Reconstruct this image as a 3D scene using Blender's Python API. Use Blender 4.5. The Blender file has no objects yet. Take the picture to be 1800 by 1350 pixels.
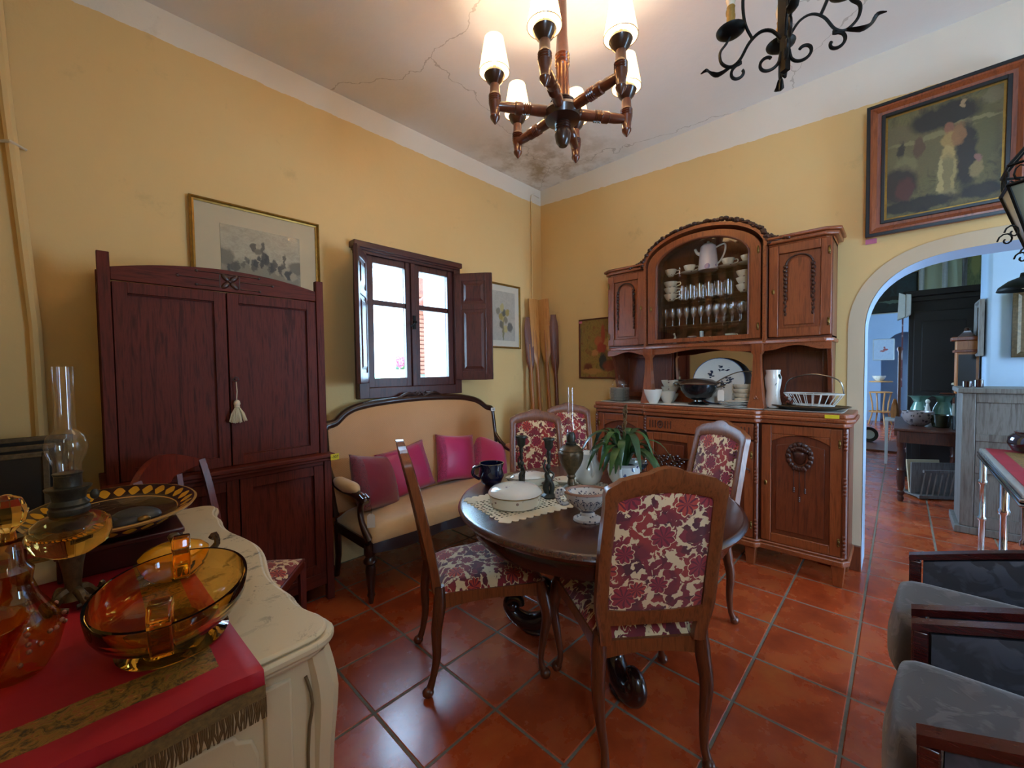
import bpy, bmesh, math, random
from math import pi, sin, cos, radians, atan2, hypot, sqrt
from mathutils import Vector, Matrix
random.seed(7)
S = bpy.context.scene
C = S.collection
# ---------------- camera, sky, sun, exposure ----------------
cam = bpy.data.objects.new('camera', bpy.data.cameras.new('camera'))
C.objects.link(cam)
cam.matrix_world = Matrix(((0.690619, 0.033928, -0.722422, -3.5473), (-0.723101, 0.014359, -0.690593, -2.9168), (-0.013057, 0.999321, 0.034450, 1.38), (0, 0, 0, 1)))
cam.data.sensor_width = 36; cam.data.lens = 14.31; cam.data.clip_start = .02
S.camera = cam
S.view_settings.view_transform = 'Standard'; S.view_settings.look = 'None'
S.view_settings.gamma = 1; S.view_settings.use_curve_mapping = False
S.view_settings.exposure = 1.45
S.cycles.use_denoising = True; S.cycles.max_bounces = 9; S.cycles.diffuse_bounces = 4
S.cycles.glossy_bounces = 4; S.cycles.transmission_bounces = 8; S.cycles.transparent_max_bounces = 16
S.cycles.caustics_reflective = False; S.cycles.caustics_refractive = False
S.cycles.sample_clamp_indirect = 6
W = bpy.data.worlds.new('sky'); S.world = W; W.use_nodes = True
_b = W.node_tree.nodes['Background']; _b.inputs[0].default_value = (.44, .69, 1.0, 1); _b.inputs[1].default_value = 9.5
def portal(name, loc, rot, sx, sy):
    l = bpy.data.lights.new(name, 'AREA'); l.shape = 'RECTANGLE'; l.size = sx; l.size_y = sy; l.cycles.is_portal = True
    o = bpy.data.objects.new(name, l); o.location = loc; o.rotation_euler = rot; C.objects.link(o)
def lamp_light(name, loc, power, col, size=.03):
    l = bpy.data.lights.new(name, 'POINT'); l.energy = power; l.color = col; l.shadow_soft_size = size
    o = bpy.data.objects.new(name, l); o.location = loc; C.objects.link(o); return o
def portals():
    portal('window_portal', (-1.69, .34, 1.77), (-pi/2, 0, 0), .84, 1.04)
    portal('added_doorway_portal', (-.8, -5.35, 1.1), (pi/2, 0, 0), .8, 2.1)  # for an unseen doorway added behind the camera to let sky light in
    portal('added_high_window_portal', (-4.08, -3.85, 2.4), (0, -pi/2, 0), .8, .9)  # for an unseen high window added to brighten the right wall and sideboard
    portal('side_room_portal', (2.0, -.85, 1.7), (-pi/2, 0, 0), 1.2, 1.2)
    portal('side_room_portal', (2.0, -6.55, 1.7), (pi/2, 0, 0), 1.2, 1.2)
    portal('end_room_portal', (7.6, -.85, 1.6), (-pi/2, 0, 0), 1.4, 1.4)
portals()
BULB_W = 2.2
# ---------------- helpers ----------------
def lin(h):
    h = h.lstrip('#'); r = [int(h[i:i+2], 16)/255 for i in (0, 2, 4)]
    return tuple((c/12.92 if c <= .04045 else ((c+.055)/1.055)**2.4) for c in r) + (1,)
class NT:
    def __init__(s, name):
        s.m = bpy.data.materials.new(name); s.m.use_nodes = True; s.t = s.m.node_tree
        s.b = s.t.nodes['Principled BSDF']; s.o = s.t.nodes['Material Output']
    def n(s, typ, ins=None, **props):
        nd = s.t.nodes.new('ShaderNode'+typ)
        for k, v in props.items(): setattr(nd, k, v)
        for k, v in (ins or {}).items(): s.set(nd, k, v)
        return nd
    def set(s, nd, k, v):
        i = nd.inputs[k]
        if isinstance(v, bpy.types.NodeSocket): s.t.links.new(v, i)
        elif isinstance(v, str): i.default_value = lin(v)
        else: i.default_value = v
    def P(s, **kw):
        al = dict(col='Base Color', rough='Roughness', metal='Metallic', nrm='Normal', coat='Coat Weight', coatr='Coat Roughness', tr='Transmission Weight', ior='IOR', em='Emission Color', ems='Emission Strength', sheen='Sheen Weight', sss='Subsurface Weight', spec='Specular IOR Level')
        for k, v in kw.items(): s.set(s.b, al[k], v)
        return s.m
    def coord(s, k='Object'): return s.n('TexCoord').outputs[k]
    def math(s, op, a, b=0.0, c=0.0, clamp=False):
        nd = s.n('Math', {0: a, 1: b, 2: c}, operation=op); nd.use_clamp = clamp; return nd.outputs[0]
    def vm(s, op, a, b=(0, 0, 0)):
        nd = s.n('VectorMath', {0: a, 1: b}, operation=op); return nd.outputs['Value' if op in ('LENGTH', 'DISTANCE', 'DOT_PRODUCT') else 'Vector']
    def map(s, v, scale=(1, 1, 1), rot=(0, 0, 0), loc=(0, 0, 0)): return s.n('Mapping', {'Vector': v, 'Scale': scale, 'Rotation': rot, 'Location': loc}).outputs[0]
    def noise(s, v, scale=5, detail=3, rough=.5, dist=0, out=0): return s.n('TexNoise', {'Vector': v, 'Scale': scale, 'Detail': detail, 'Roughness': rough, 'Distortion': dist}).outputs[out]
    def ramp(s, f, stops, interp='LINEAR'):
        r = s.n('ValToRGB', {0: f}); e = r.color_ramp; e.interpolation = interp
        while len(e.elements) < len(stops): e.elements.new(.5)
        for el, (p, c) in zip(e.elements, stops): el.position = p; el.color = lin(c) if isinstance(c, str) else (c, c, c, 1)
        return r.outputs[0]
    def mix(s, f, a, b, typ='MIX'):
        m = s.n('Mix', data_type='RGBA', blend_type=typ); s.set(m, 0, f)
        for k, v in ((6, a), (7, b)): s.set(m, k, v)
        return m.outputs[2]
    def sep(s, v): return s.n('SeparateXYZ', {0: v}).outputs
    def comb(s, x=0.0, y=0.0, z=0.0): return s.n('CombineXYZ', {0: x, 1: y, 2: z}).outputs[0]
    def bump(s, h, st=.2, d=.01): return s.n('Bump', {'Height': h, 'Strength': st, 'Distance': d}).outputs[0]
def plain(name, col, rough=.5, metal=0.0, var=.12, scale=30, bump=0.0, **kw):
    t = NT(name); v = t.coord(); n = t.noise(v, scale, 4, .6)
    c = t.mix(t.math('MULTIPLY', n, var*2), col, '#000000') if var else col
    k = dict(col=c, rough=rough, metal=metal); k.update(kw)
    if bump: k['nrm'] = t.bump(n, bump, .004)
    return t.P(**k)
def wood(name, a, b, rough=.38, sc=1.0, axis='z', coat=.25, spec=.5):
    t = NT(name); v = t.coord(); s = {'z': (14, 14, 1.1), 'x': (1.1, 14, 14), 'y': (14, 1.1, 14)}[axis]
    v2 = t.map(v, tuple(q*sc for q in s))
    n1 = t.noise(v2, 2.2, 5, .62, 1.4); n2 = t.noise(v2, 9, 3, .6, .3); n3 = t.noise(v, 2.5, 2)
    f = t.math('ADD', t.math('MULTIPLY', n1, .65), t.math('MULTIPLY', n2, .35))
    c = t.ramp(f, [(.36, b), (.5, a), (.62, b)])
    c = t.mix(t.math('MULTIPLY', n3, .5), c, b)
    return t.P(col=c, rough=t.math('ADD', t.math('MULTIPLY', n2, .2), rough-.1), coat=coat, spec=spec, coatr=.25, nrm=t.bump(n2, .12, .002))
def thin_glass(name, col=(1, 1, 1, 1), gloss=.08, edge=.35):
    t = NT(name); t.t.nodes.remove(t.b)
    lw = t.n('LayerWeight', {'Blend': .25}).outputs['Facing']
    tr = t.n('BsdfTransparent', {0: col}).outputs[0]; gl = t.n('BsdfGlossy', {0: (1, 1, 1, 1), 'Roughness': .03}).outputs[0]
    f = t.math('ADD', t.math('MULTIPLY', t.math('POWER', lw, 2.0), edge), gloss, clamp=True)
    mx = t.n('MixShader', {0: f, 1: tr, 2: gl}).outputs[0]
    t.t.links.new(mx, t.o.inputs[0]); return t.m
def tint_glass(name, col, ior=1.45):
    t = NT(name); return t.P(col=col, rough=.02, tr=1.0, ior=ior)
class G:
    """collects shapes into ONE mesh"""
    def __init__(s): s.v = []; s.f = []; s.mi = []
    def add(s, vs, fs, M=None, mi=0):
        o = len(s.v); s.v += [tuple(M @ Vector(v)) for v in vs] if M else [tuple(v) for v in vs]
        s.f += [tuple(o+i for i in f) for f in fs]; s.mi += [mi]*len(fs); return s
    def box(s, a, b, M=None, mi=0):
        (x0, y0, z0), (x1, y1, z1) = a, b
        if x0 > x1: x0, x1 = x1, x0
        if y0 > y1: y0, y1 = y1, y0
        if z0 > z1: z0, z1 = z1, z0
        vs = [(x0, y0, z0), (x1, y0, z0), (x1, y1, z0), (x0, y1, z0), (x0, y0, z1), (x1, y0, z1), (x1, y1, z1), (x0, y1, z1)]
        return s.add(vs, [(0, 3, 2, 1), (4, 5, 6, 7), (0, 1, 5, 4), (1, 2, 6, 5), (2, 3, 7, 6), (3, 0, 4, 7)], M, mi)
    def prism(s, pts, z0, z1, M=None, mi=0):
        n = len(pts)
        ar = sum(pts[i][0]*pts[(i+1) % n][1]-pts[(i+1) % n][0]*pts[i][1] for i in range(n))
        if ar < 0: pts = pts[::-1]
        if z0 > z1: z0, z1 = z1, z0
        vs = [(x, y, z0) for x, y in pts]+[(x, y, z1) for x, y in pts]
        return s.add(vs, [tuple(range(n-1, -1, -1)), tuple(range(n, 2*n))]+[(i, (i+1) % n, n+(i+1) % n, n+i) for i in range(n)], M, mi)
    def lathe(s, prof, c=(0, 0, 0), seg=24, sx=1, sy=1, M=None, mi=0, mod=None):
        n = len(prof); vs = []; fs = []
        for j in range(seg):
            a = 2*pi*j/seg
            for (r, z) in prof:
                k = mod(a, z) if mod else 1
                vs.append((c[0]+r*k*cos(a)*sx, c[1]+r*k*sin(a)*sy, c[2]+z))
        for j in range(seg):
            k = (j+1) % seg
            for i in range(n-1): fs.append((j*n+i, k*n+i, k*n+i+1, j*n+i+1))
        if prof[0][0] > 1e-4 and 0: pass
        return s.add(vs, fs, M, mi)
    def solid(s, prof, c=(0, 0, 0), seg=24, sx=1, sy=1, M=None, mi=0, mod=None):
        p = list(prof)
        if p[0][0] > 1e-4: p = [(1e-5, p[0][1])]+p
        if p[-1][0] > 1e-4: p = p+[(1e-5, p[-1][1])]
        return s.lathe(p, c, seg, sx, sy, M, mi, mod)
    def ball(s, c, r, seg=12, M=None, mi=0):
        if not isinstance(r, (tuple, list)): r = (r, r, r)
        return s.solid([(sin(pi*i/8) if 0 < i < 8 else 1e-5, -cos(pi*i/8)*r[2]) for i in range(9)], c, seg, r[0], r[1], M, mi)
    def tube(s, pts, rad, seg=8, smooth=0, M=None, mi=0, flat=1.0, up=None, closed=False):
        pts = [Vector(p) for p in pts]; n = len(pts)
        if not isinstance(rad, (list, tuple)): rad = [rad]*n
        if smooth:
            q = []; rr = []; last = n if closed else n-1
            for i in range(last):
                p0, p1, p2, p3 = (pts[(i-1) % n], pts[i], pts[(i+1) % n], pts[(i+2) % n]) if closed else (pts[max(i-1, 0)], pts[i], pts[i+1], pts[min(i+2, n-1)])
                for k in range(smooth):
                    t = k/smooth
                    q.append(.5*((2*p1)+(p2-p0)*t+(2*p0-5*p1+4*p2-p3)*t*t+(3*p1-p0-3*p2+p3)*t**3)); rr.append(rad[i]*(1-t)+rad[(i+1) % n]*t)
            if not closed: q.append(pts[-1]); rr.append(rad[-1])
            pts, rad = q, rr; n = len(pts)
        vs = []; fs = []; nv = None
        for i in range(n):
            if closed: d = pts[(i+1) % n]-pts[i-1]
            else: d = pts[min(i+1, n-1)]-pts[max(i-1, 0)]
            if d.length < 1e-9: d = Vector((0, 0, 1))
            d.normalize()
            if up is not None: nv = Vector(up)-d*d.dot(Vector(up))
            elif nv is None: nv = d.orthogonal()
            else: nv = nv-d*d.dot(nv)
            if nv.length < 1e-6: nv = d.orthogonal()
            nv.normalize(); bv = d.cross(nv)
            for k in range(seg):
                a = 2*pi*(k+.5)/seg; vs.append(pts[i]+nv*cos(a)*rad[i]*flat+bv*sin(a)*rad[i])
        for i in range(n if closed else n-1):
            for k in range(seg):
                k2 = (k+1) % seg; j = (i+1) % n; fs.append((i*seg+k, i*seg+k2, j*seg+k2, j*seg+k))
        if not closed: fs += [tuple(range(seg-1, -1, -1)), tuple((n-1)*seg+k for k in range(seg))]
        return s.add(vs, fs, M, mi)
    def strip(s, A, B, mi=0, closed=False):
        n = len(A); m = n if closed else n-1
        return s.add(list(A)+list(B), [(i, (i+1) % n, n+(i+1) % n, n+i) for i in range(m)], None, mi)
    def slab(s, F, nx, ny, th=None, mi=0):
        """grid surface from F(u,v); th gives a thickness function/number along -normal via second call"""
        vs = [F(i/nx, j/ny) for i in range(nx+1) for j in range(ny+1)]
        fs = [(i*(ny+1)+j, (i+1)*(ny+1)+j, (i+1)*(ny+1)+j+1, i*(ny+1)+j+1) for i in range(nx) for j in range(ny)]
        return s.add(vs, fs, None, mi)
    def mesh(s, name, mats, angle=40):
        me = bpy.data.meshes.new(name); me.from_pydata(s.v, [], s.f)
        for m in (mats if isinstance(mats, (list, tuple)) else [mats]): me.materials.append(m)
        if any(s.mi): me.polygons.foreach_set('material_index', s.mi)
        bm = bmesh.new(); bm.from_mesh(me); bmesh.ops.remove_doubles(bm, verts=bm.verts, dist=2e-5)
        bmesh.ops.recalc_face_normals(bm, faces=bm.faces); bm.to_mesh(me); bm.free()
        me.shade_smooth(); me.set_sharp_from_angle(angle=radians(angle)); me.update(); return me
    def obj(s, name, mats, parent=None, bevel=0, angle=40, solid=0, sub=0, label=None):
        o = bpy.data.objects.new(name, s.mesh(name, mats, angle)); C.objects.link(o)
        if parent: o.parent = parent
        if solid: m = o.modifiers.new('s', 'SOLIDIFY'); m.thickness = solid; m.offset = 0
        if sub: m = o.modifiers.new('u', 'SUBSURF'); m.levels = sub; m.render_levels = sub
        if bevel:
            m = o.modifiers.new('b', 'BEVEL'); m.width = bevel; m.segments = 2; m.limit_method = 'ANGLE'; m.angle_limit = radians(35); m.harden_normals = False
        if label: o['label'] = label
        return o
def thing(name, label, cat, loc=(0, 0, 0), rz=0, group=None, rot=None):
    o = bpy.data.objects.new(name, None); C.objects.link(o); o.location = loc; o.rotation_euler = rot or (0, 0, rz)
    o.empty_display_size = .05; o['label'] = label; o['category'] = cat
    if group: o['group'] = group
    return o
def tag(o, label, cat, group=None, loc=None, rz=None, rot=None):
    o['label'] = label; o['category'] = cat
    if group: o['group'] = group
    if loc is not None: o.location = loc
    if rz is not None: o.rotation_euler = (0, 0, rz)
    if rot is not None: o.rotation_euler = rot
    return o
def struct(o): o['kind'] = 'structure'; return o
def dup(root, loc=None, rz=None, label=None, group=None):
    r = root.copy(); C.objects.link(r)
    if loc is not None: r.location = loc
    if rz is not None: r.rotation_euler = (0, 0, rz)
    if label: r['label'] = label
    if group: r['group'] = group
    for ch in list(root.children):
        c = ch.copy(); C.objects.link(c); c.parent = r
        for g in list(ch.children):
            d = g.copy(); C.objects.link(d); d.parent = c
    return r
def text_mesh(name, s, size, mat, parent, loc, rot, ext=.0004):
    cu = bpy.data.curves.new(name, 'FONT'); cu.body = s; cu.size = size; cu.extrude = ext; cu.align_x = 'CENTER'; cu.align_y = 'CENTER'
    to = bpy.data.objects.new(name, cu); C.objects.link(to); dg = bpy.context.evaluated_depsgraph_get()
    me = bpy.data.meshes.new_from_object(to.evaluated_get(dg)); bpy.data.objects.remove(to)
    o = bpy.data.objects.new(name, me); me.materials.clear(); me.materials.append(mat); C.objects.link(o); o.parent = parent; o.location = loc; o.rotation_euler = rot; return o
def T(x=0, y=0, z=0): return Matrix.Translation((x, y, z))
def R(a, ax): return Matrix.Rotation(a, 4, ax)
YZ = Matrix(((0, 0, 1, 0), (1, 0, 0, 0), (0, 1, 0, 0), (0, 0, 0, 1)))   # prism (a,b) -> world y,z ; extrude x
XZ = Matrix(((1, 0, 0, 0), (0, 0, -1, 0), (0, 1, 0, 0), (0, 0, 0, 1)))  # prism (a,b) -> world x,z ; extrude -y
def arc(cx, cy, rx, ry, a0, a1, n): return [(cx+rx*cos(radians(a0+(a1-a0)*i/n)), cy+ry*sin(radians(a0+(a1-a0)*i/n))) for i in range(n+1)]
def interp(xs, ys, x):
    if x <= xs[0]: return ys[0]
    for i in range(len(xs)-1):
        if x <= xs[i+1]:
            t = (x-xs[i])/(xs[i+1]-xs[i]); t = t*t*(3-2*t); return ys[i]*(1-t)+ys[i+1]*t
    return ys[-1]
# ---------------- materials ----------------
def wall_paint():
    t = NT('painted plaster'); g = t.n('NewGeometry').outputs['Position']; n = t.noise(g, 1.3, 4, .6); n2 = t.noise(g, 14, 4, .6)
    yel = t.mix(t.math('MULTIPLY', n, .55), '#e8c78a', '#deb370')
    wht = t.mix(n, '#efe6d8', '#e4d8c4')
    z = t.sep(g)[2]; f = t.math('GREATER_THAN', t.math('ADD', z, t.math('MULTIPLY', n2, .02)), 3.19)
    y = t.sep(g)[1]; x = t.sep(g)[0]
    # the band on the right-hand wall widens away from the corner
    zr = t.math('ADD', z, t.math('MULTIPLY', y, t.math('MULTIPLY', t.math('GREATER_THAN', x, -.02), -.048)))
    f = t.math('GREATER_THAN', t.math('ADD', zr, t.math('MULTIPLY', n2, .03)), 3.205)
    st = t.math('MULTIPLY', t.ramp(t.noise(g, 3.2, 6, .7), [(.62, 0.0), (.72, 1.0)]), .25)
    c = t.mix(f, yel, wht); c = t.mix(st, c, '#a98f63')
    return t.P(col=c, rough=.85, nrm=t.bump(t.noise(g, 22, 5, .65), .25, .006))
def white_plaster(name, a, b):
    t = NT(name); g = t.n('NewGeometry').outputs['Position']; n = t.noise(g, 1.6, 5, .65)
    return t.P(col=t.mix(n, a, b), rough=.85, nrm=t.bump(t.noise(g, 18, 5, .65), .22, .006))
def ceil_mat():
    t = NT('ceiling plaster'); g = t.n('NewGeometry').outputs['Position']; n = t.noise(g, 1.2, 5, .6)
    d = t.vm('DISTANCE', g, (-.35, -.35, 3.35)); stn = t.math('MULTIPLY', t.math('SUBTRACT', 1.0, t.math('DIVIDE', d, .95), clamp=True), t.ramp(t.noise(g, 5, 5, .65), [(.42, 0.0), (.62, 1.0)]))
    c = t.mix(n, '#f3eee9', '#e6ddd4'); c = t.mix(t.math('MULTIPLY', stn, .8), c, '#9c7e4c')
    cr = t.n('TexVoronoi', {'Vector': t.vm('ADD', g, t.vm('MULTIPLY', t.noise(g, 3, 4, .6, out=1), (.3, .3, .3))), 'Scale': .55}, feature='DISTANCE_TO_EDGE').outputs[0]
    c = t.mix(t.math('MULTIPLY', t.math('LESS_THAN', cr, .0018), .4), c, '#84705a')
    return t.P(col=c, rough=.9, nrm=t.bump(t.noise(g, 9, 5, .65), .3, .01))
def tile_mat():
    t = NT('terracotta'); g = t.n('NewGeometry').outputs['Position']; r = t.n('ObjectInfo').outputs['Random']
    n = t.noise(g, 4.5, 5, .6); n2 = t.noise(g, 60, 4, .7)
    c = t.ramp(n, [(.3, '#96381b'), (.5, '#bb4c24'), (.72, '#cb6a34')])
    c = t.mix(t.math('MULTIPLY', r, .4), c, '#93452a')
    c = t.mix(t.math('MULTIPLY', n2, .2), c, '#6a2a12')
    return t.P(col=c, rough=t.math('ADD', t.math('MULTIPLY', n, .20), .17), coat=.35, coatr=.16, nrm=t.bump(t.math('ADD', n2, t.math('MULTIPLY', t.noise(g, 11, 3), 1.5)), .10, .004))
def floral(name, axes):
    t = NT(name); o = t.sep(t.coord()); u, v = o[axes[0]], o[axes[1]]
    uv = t.comb(u, v, 0.0); w = t.noise(uv, 22, 3, .6, out=1)
    wv = t.vm('ADD', uv, t.vm('MULTIPLY', t.vm('SUBTRACT', w, (.5, .5, .5)), (.045, .045, 0)))
    lf = t.noise(wv, 17, 2.5, .6, 1.2); m1 = t.ramp(lf, [(.505, 0.0), (.515, 1.0)])
    vo = t.n('TexVoronoi', {'Vector': wv, 'Scale': 27.0, 'Randomness': .9}, voronoi_dimensions='2D'); m2 = t.ramp(vo.outputs['Distance'], [(.34, 1.0), (.37, 0.0)])
    leaf = t.mix(vo.outputs['Color'], '#45101f', '#6a1626'); leaf = t.mix(t.sep(vo.outputs['Color'])[0], '#4a0f1e', '#8a1d2c')
    leaf = t.mix(t.ramp(t.noise(uv, 8, 1), [(.5, 0.0), (.62, 1.0)]), leaf, '#9c2a24')
    c = t.mix(t.math('MAXIMUM', m1, m2), '#e3c79c', leaf)
    w2 = t.vm('ADD', uv, t.vm('MULTIPLY', t.vm('SUBTRACT', t.noise(uv, 30, 2, .5, out=1), (.5, .5, .5)), (.018, .018, 0)))
    vf = t.n('TexVoronoi', {'Vector': w2, 'Scale': 8.0, 'Randomness': .95}, voronoi_dimensions='2D')
    d = t.vm('SUBTRACT', t.vm('MULTIPLY', w2, (8.0, 8.0, 0)), t.vm('MULTIPLY', vf.outputs['Position'], (8.0, 8.0, 0)))
    ds = t.sep(d); an = t.math('ARCTAN2', ds[1], ds[0]); rr = t.vm('LENGTH', d)
    pet = t.math('ADD', t.math('ADD', .17, t.math('MULTIPLY', t.sep(vf.outputs['Color'])[1], .12)), t.math('MULTIPLY', t.math('ABSOLUTE', t.math('SINE', t.math('MULTIPLY', an, 4.5))), .07))
    fm = t.math('LESS_THAN', rr, pet); rim = t.math('LESS_THAN', rr, t.math('ADD', pet, .028))
    fc = t.mix(t.sep(vf.outputs['Color'])[0], '#93182f', '#c8451f'); fc = t.mix(t.math('LESS_THAN', t.math('SINE', t.math('MULTIPLY', an, 9.0)), t.math('SUBTRACT', .4, t.math('MULTIPLY', rr, 4.0))), fc, '#6a0f26')
    c = t.mix(rim, c, '#e3c79c'); c = t.mix(fm, c, fc)
    return t.P(col=c, rough=.8, sheen=.4, nrm=t.bump(t.math('MAXIMUM', t.math('MAXIMUM', m1, m2), fm), .5, .003))
def velvet_damask(name, a, b, scale=14):
    t = NT(name); v = t.coord(); n = t.noise(v, scale, 3, .55, 1.0); f = t.ramp(n, [(.52, 0.0), (.6, 1.0)])
    return t.P(col=t.mix(f, a, b), rough=t.math('SUBTRACT', .85, t.math('MULTIPLY', f, .3)), sheen=.5, nrm=t.bump(f, .25, .002))
def satin(name, a, b):
    t = NT(name); v = t.coord(); o = t.sep(t.coord('Generated'))
    edge = t.math('GREATER_THAN', t.math('ABSOLUTE', t.math('SUBTRACT', o[0], .5)), .33)
    n = t.noise(v, 90, 3, .6, 2.0); f = t.math('MULTIPLY', edge, t.ramp(n, [(.45, 0.0), (.55, 1.0)]))
    wr = t.noise(t.map(v, (1, 5, 1)), 5, 3)
    return t.P(col=t.mix(f, a, b), rough=.38, sheen=.4, nrm=t.bump(t.math('ADD', wr, t.math('MULTIPLY', f, .3)), .5, .012))
def distressed(name, base, under, amt=.6):
    t = NT(name); v = t.coord(); n = t.noise(t.map(v, (9, 9, 2.2)), 2.2, 7, .75, .6); n2 = t.noise(v, 3, 3)
    f = t.math('MULTIPLY', t.ramp(n, [(amt, 0.0), (amt+.06, 1.0)]), t.ramp(n2, [(.45, 0.0), (.6, 1.0)]))
    c = t.mix(n2, base, '#b8a583'); return t.P(col=t.mix(f, c, under), rough=.55, nrm=t.bump(n, .15, .003))
def weave(name, col):
    t = NT(name); o = t.sep(t.coord()); a = t.math('SINE', t.math('MULTIPLY', o[0], 420.0)); b = t.math('SINE', t.math('MULTIPLY', o[2], 420.0))
    return t.P(col=t.mix(t.math('MULTIPLY', t.noise(t.coord(), 5, 3), .3), col, '#a87642'), rough=.5, sheen=.2, nrm=t.bump(t.math('MULTIPLY', a, b), .35, .002))
def porcelain(name, base, ink, scale=40, th=.66, rough=.15):
    t = NT(name); v = t.coord(); vo = t.n('TexVoronoi', {'Vector': v, 'Scale': scale, 'Randomness': .8})
    f = t.math('LESS_THAN', vo.outputs['Distance'], 1-th); g = t.ramp(t.noise(v, scale*.6, 2), [(.5, 0.0), (.54, 1.0)])
    return t.P(col=t.mix(t.math('MULTIPLY', f, g), base, ink), rough=rough, coat=.6, coatr=.05)
def painting(name, bg, blobs, noise_cols=None, sc=7):
    """oil painting: soft noise ground plus elliptical blobs (u,v,ru,rv,colour) in Generated coords of a flat canvas"""
    t = NT(name); o = t.sep(t.coord('UV')); uv0 = t.comb(o[0], o[1], 0.0)
    uv = t.vm('ADD', uv0, t.vm('MULTIPLY', t.vm('SUBTRACT', t.noise(uv0, 9, 4, .6, out=1), (.5, .5, .5)), (.12, .12, 0)))
    n = t.noise(uv0, sc, 5, .65, 1.2); c = t.ramp(n, bg)
    for (u, v, ru, rv, col) in blobs:
        d = t.vm('LENGTH', t.vm('MULTIPLY', t.vm('SUBTRACT', uv, (u, v, 0)), (1/ru, 1/rv, 0)))
        m = t.math('SUBTRACT', 1.0, t.math('MULTIPLY', t.math('SUBTRACT', d, .75), 3.0), clamp=True)
        c = t.mix(t.math('MULTIPLY', m, .92), c, col)
    br = t.noise(t.map(uv0, (30, 55, 1)), 1.5, 4, .7); c = t.mix(t.math('MULTIPLY', br, .38), c, '#140c06')
    return t.P(col=c, rough=.45, coat=.2)
M = {}
M['wall'] = wall_paint(); M['plaster'] = white_plaster('white plaster', '#d9c9ae', '#c9b592'); M['blue_plaster'] = white_plaster('cool white plaster', '#b4c6da', '#9fb5cf')
M['room2'] = white_plaster('cream plaster', '#cfd0b0', '#bcbf9c'); M['outside'] = white_plaster('lime wash', '#eef4f2', '#dfeae8')
M['ceil'] = ceil_mat(); M['tile'] = tile_mat(); M['grout'] = plain('grout', '#8e8270', .9, var=.3, scale=60, bump=.3)
M['arm'] = wood('armoire wood', '#6c2a1e', '#43170e', .55, .8, coat=0.0, spec=.25); M['arm_x'] = wood('armoire rail wood', '#6e2a1c', '#44170e', .55, .8, 'x', coat=0.0, spec=.25)
M['win'] = wood('window wood', '#5a2a22', '#371512', .4); M['win_x'] = wood('window rail wood', '#5a2a22', '#371512', .4, 1, 'x')
M['side'] = wood('sideboard oak', '#9a5028', '#713414', .36, .9); M['side_y'] = wood('sideboard oak rails', '#9e532a', '#743616', .36, .9, 'y')
M['side_d'] = wood('sideboard panel oak', '#7a3a1c', '#582611', .36, .9); M['carve'] = plain('carved oak', '#4f2412', .4, var=.4, scale=60, coat=.3)
M['chair'] = wood('chair beech', '#8c4d28', '#613015', .35, 1.2); M['chair_dark'] = wood('chair legs', '#6c3419', '#44200f', .35, 1.2)
M['tbl'] = wood('table mahogany', '#4e2317', '#2c110c', .22, .5, 'x', .6); M['tbl_dark'] = plain('dark turned wood', '#2a1210', .25, var=.3, coat=.5)
M['sofa_wood'] = plain('walnut frame', '#3e1d12', .3, var=.35, coat=.4); M['red_wood'] = wood('red stained wood', '#7d2c1c', '#531a12', .4)
M['mahog'] = wood('armchair mahogany', '#4c1714', '#2d0d0c', .25, 1, 'y', .5); M['blackwood'] = plain('black wood', '#1e120d', .65, var=.3)
M['tbl2'] = wood('turned table wood', '#5a2c1a', '#341610', .4); M['oar_l'] = wood('light oar wood', '#d79c58', '#bd7c3c', .45); M['oar_d'] = wood('dark oar wood', '#7c3d1f', '#5a2814', .45)
M['oar_m'] = wood('oar shaft wood', '#c07a40', '#a0602e', .45); M['chan'] = plain('turned lamp wood', '#6b3219', .3, var=.35, scale=25, coat=.5); M['chan_d'] = plain('dark lamp wood', '#3b1d10', .3, var=.3, coat=.5)
M['iron'] = plain('wrought iron', '#14130f', .5, .6, var=.3); M['bronze'] = plain('aged bronze', '#7a6446', .4, .45, var=.5, scale=50, bump=.3)
M['dbronze'] = plain('dark bronze', '#46443a', .4, .45, var=.4, scale=60, bump=.3); M['brass'] = plain('brass', '#8f6d38', .35, .9, var=.3)
M['gold'] = plain('gilt wood', '#b88a3a', .35, .65, var=.35, scale=40); M['silver'] = plain('silver plate', '#8f8a84', .22, .95, var=.3, scale=20)
M['chrome'] = plain('chrome', '#d5dade', .12, 1.0, var=.05); M['white_p'] = plain('white paint', '#dcdcd6', .4); M['white_china'] = plain('white china', '#e6e2d8', .15, var=.05, coat=.6)
M['fl_seat'] = floral('floral velvet on seats', (0, 1)); M['fl_back'] = floral('floral velvet on backs', (0, 2))
M['sofa'] = weave('peach weave', '#cf9a68'); M['sofa_seat'] = plain('peach seat fabric', '#d5ab78', .6, var=.08, sheen=.3)
M['grey_vel'] = velvet_damask('grey damask', '#342d30', '#4a4143', 12); M['grey_dark'] = velvet_damask('slate damask', '#25242b', '#34343f', 12)
M['pink'] = satin('magenta satin', '#b01c58', '#8a1048'); M['pink2'] = satin('rose satin', '#c02a66', '#97164e'); M['burg'] = satin('wine satin', '#7a0f2e', '#560a22')
M['chest'] = distressed('distressed white paint', '#cdbb9c', '#5e5647', .55); M['chest_in'] = plain('antique groove', '#6a5436', .7)
M['greywash'] = wood('grey washed wood', '#85807c', '#5d544e', .6, .6, coat=0.0)
M['thin'] = thin_glass('clear thin glass'); M['pane'] = thin_glass('window pane', gloss=.03, edge=.3); M['showglass'] = thin_glass('display glass', (.9, .88, .84, 1), .05, .4)
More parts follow.
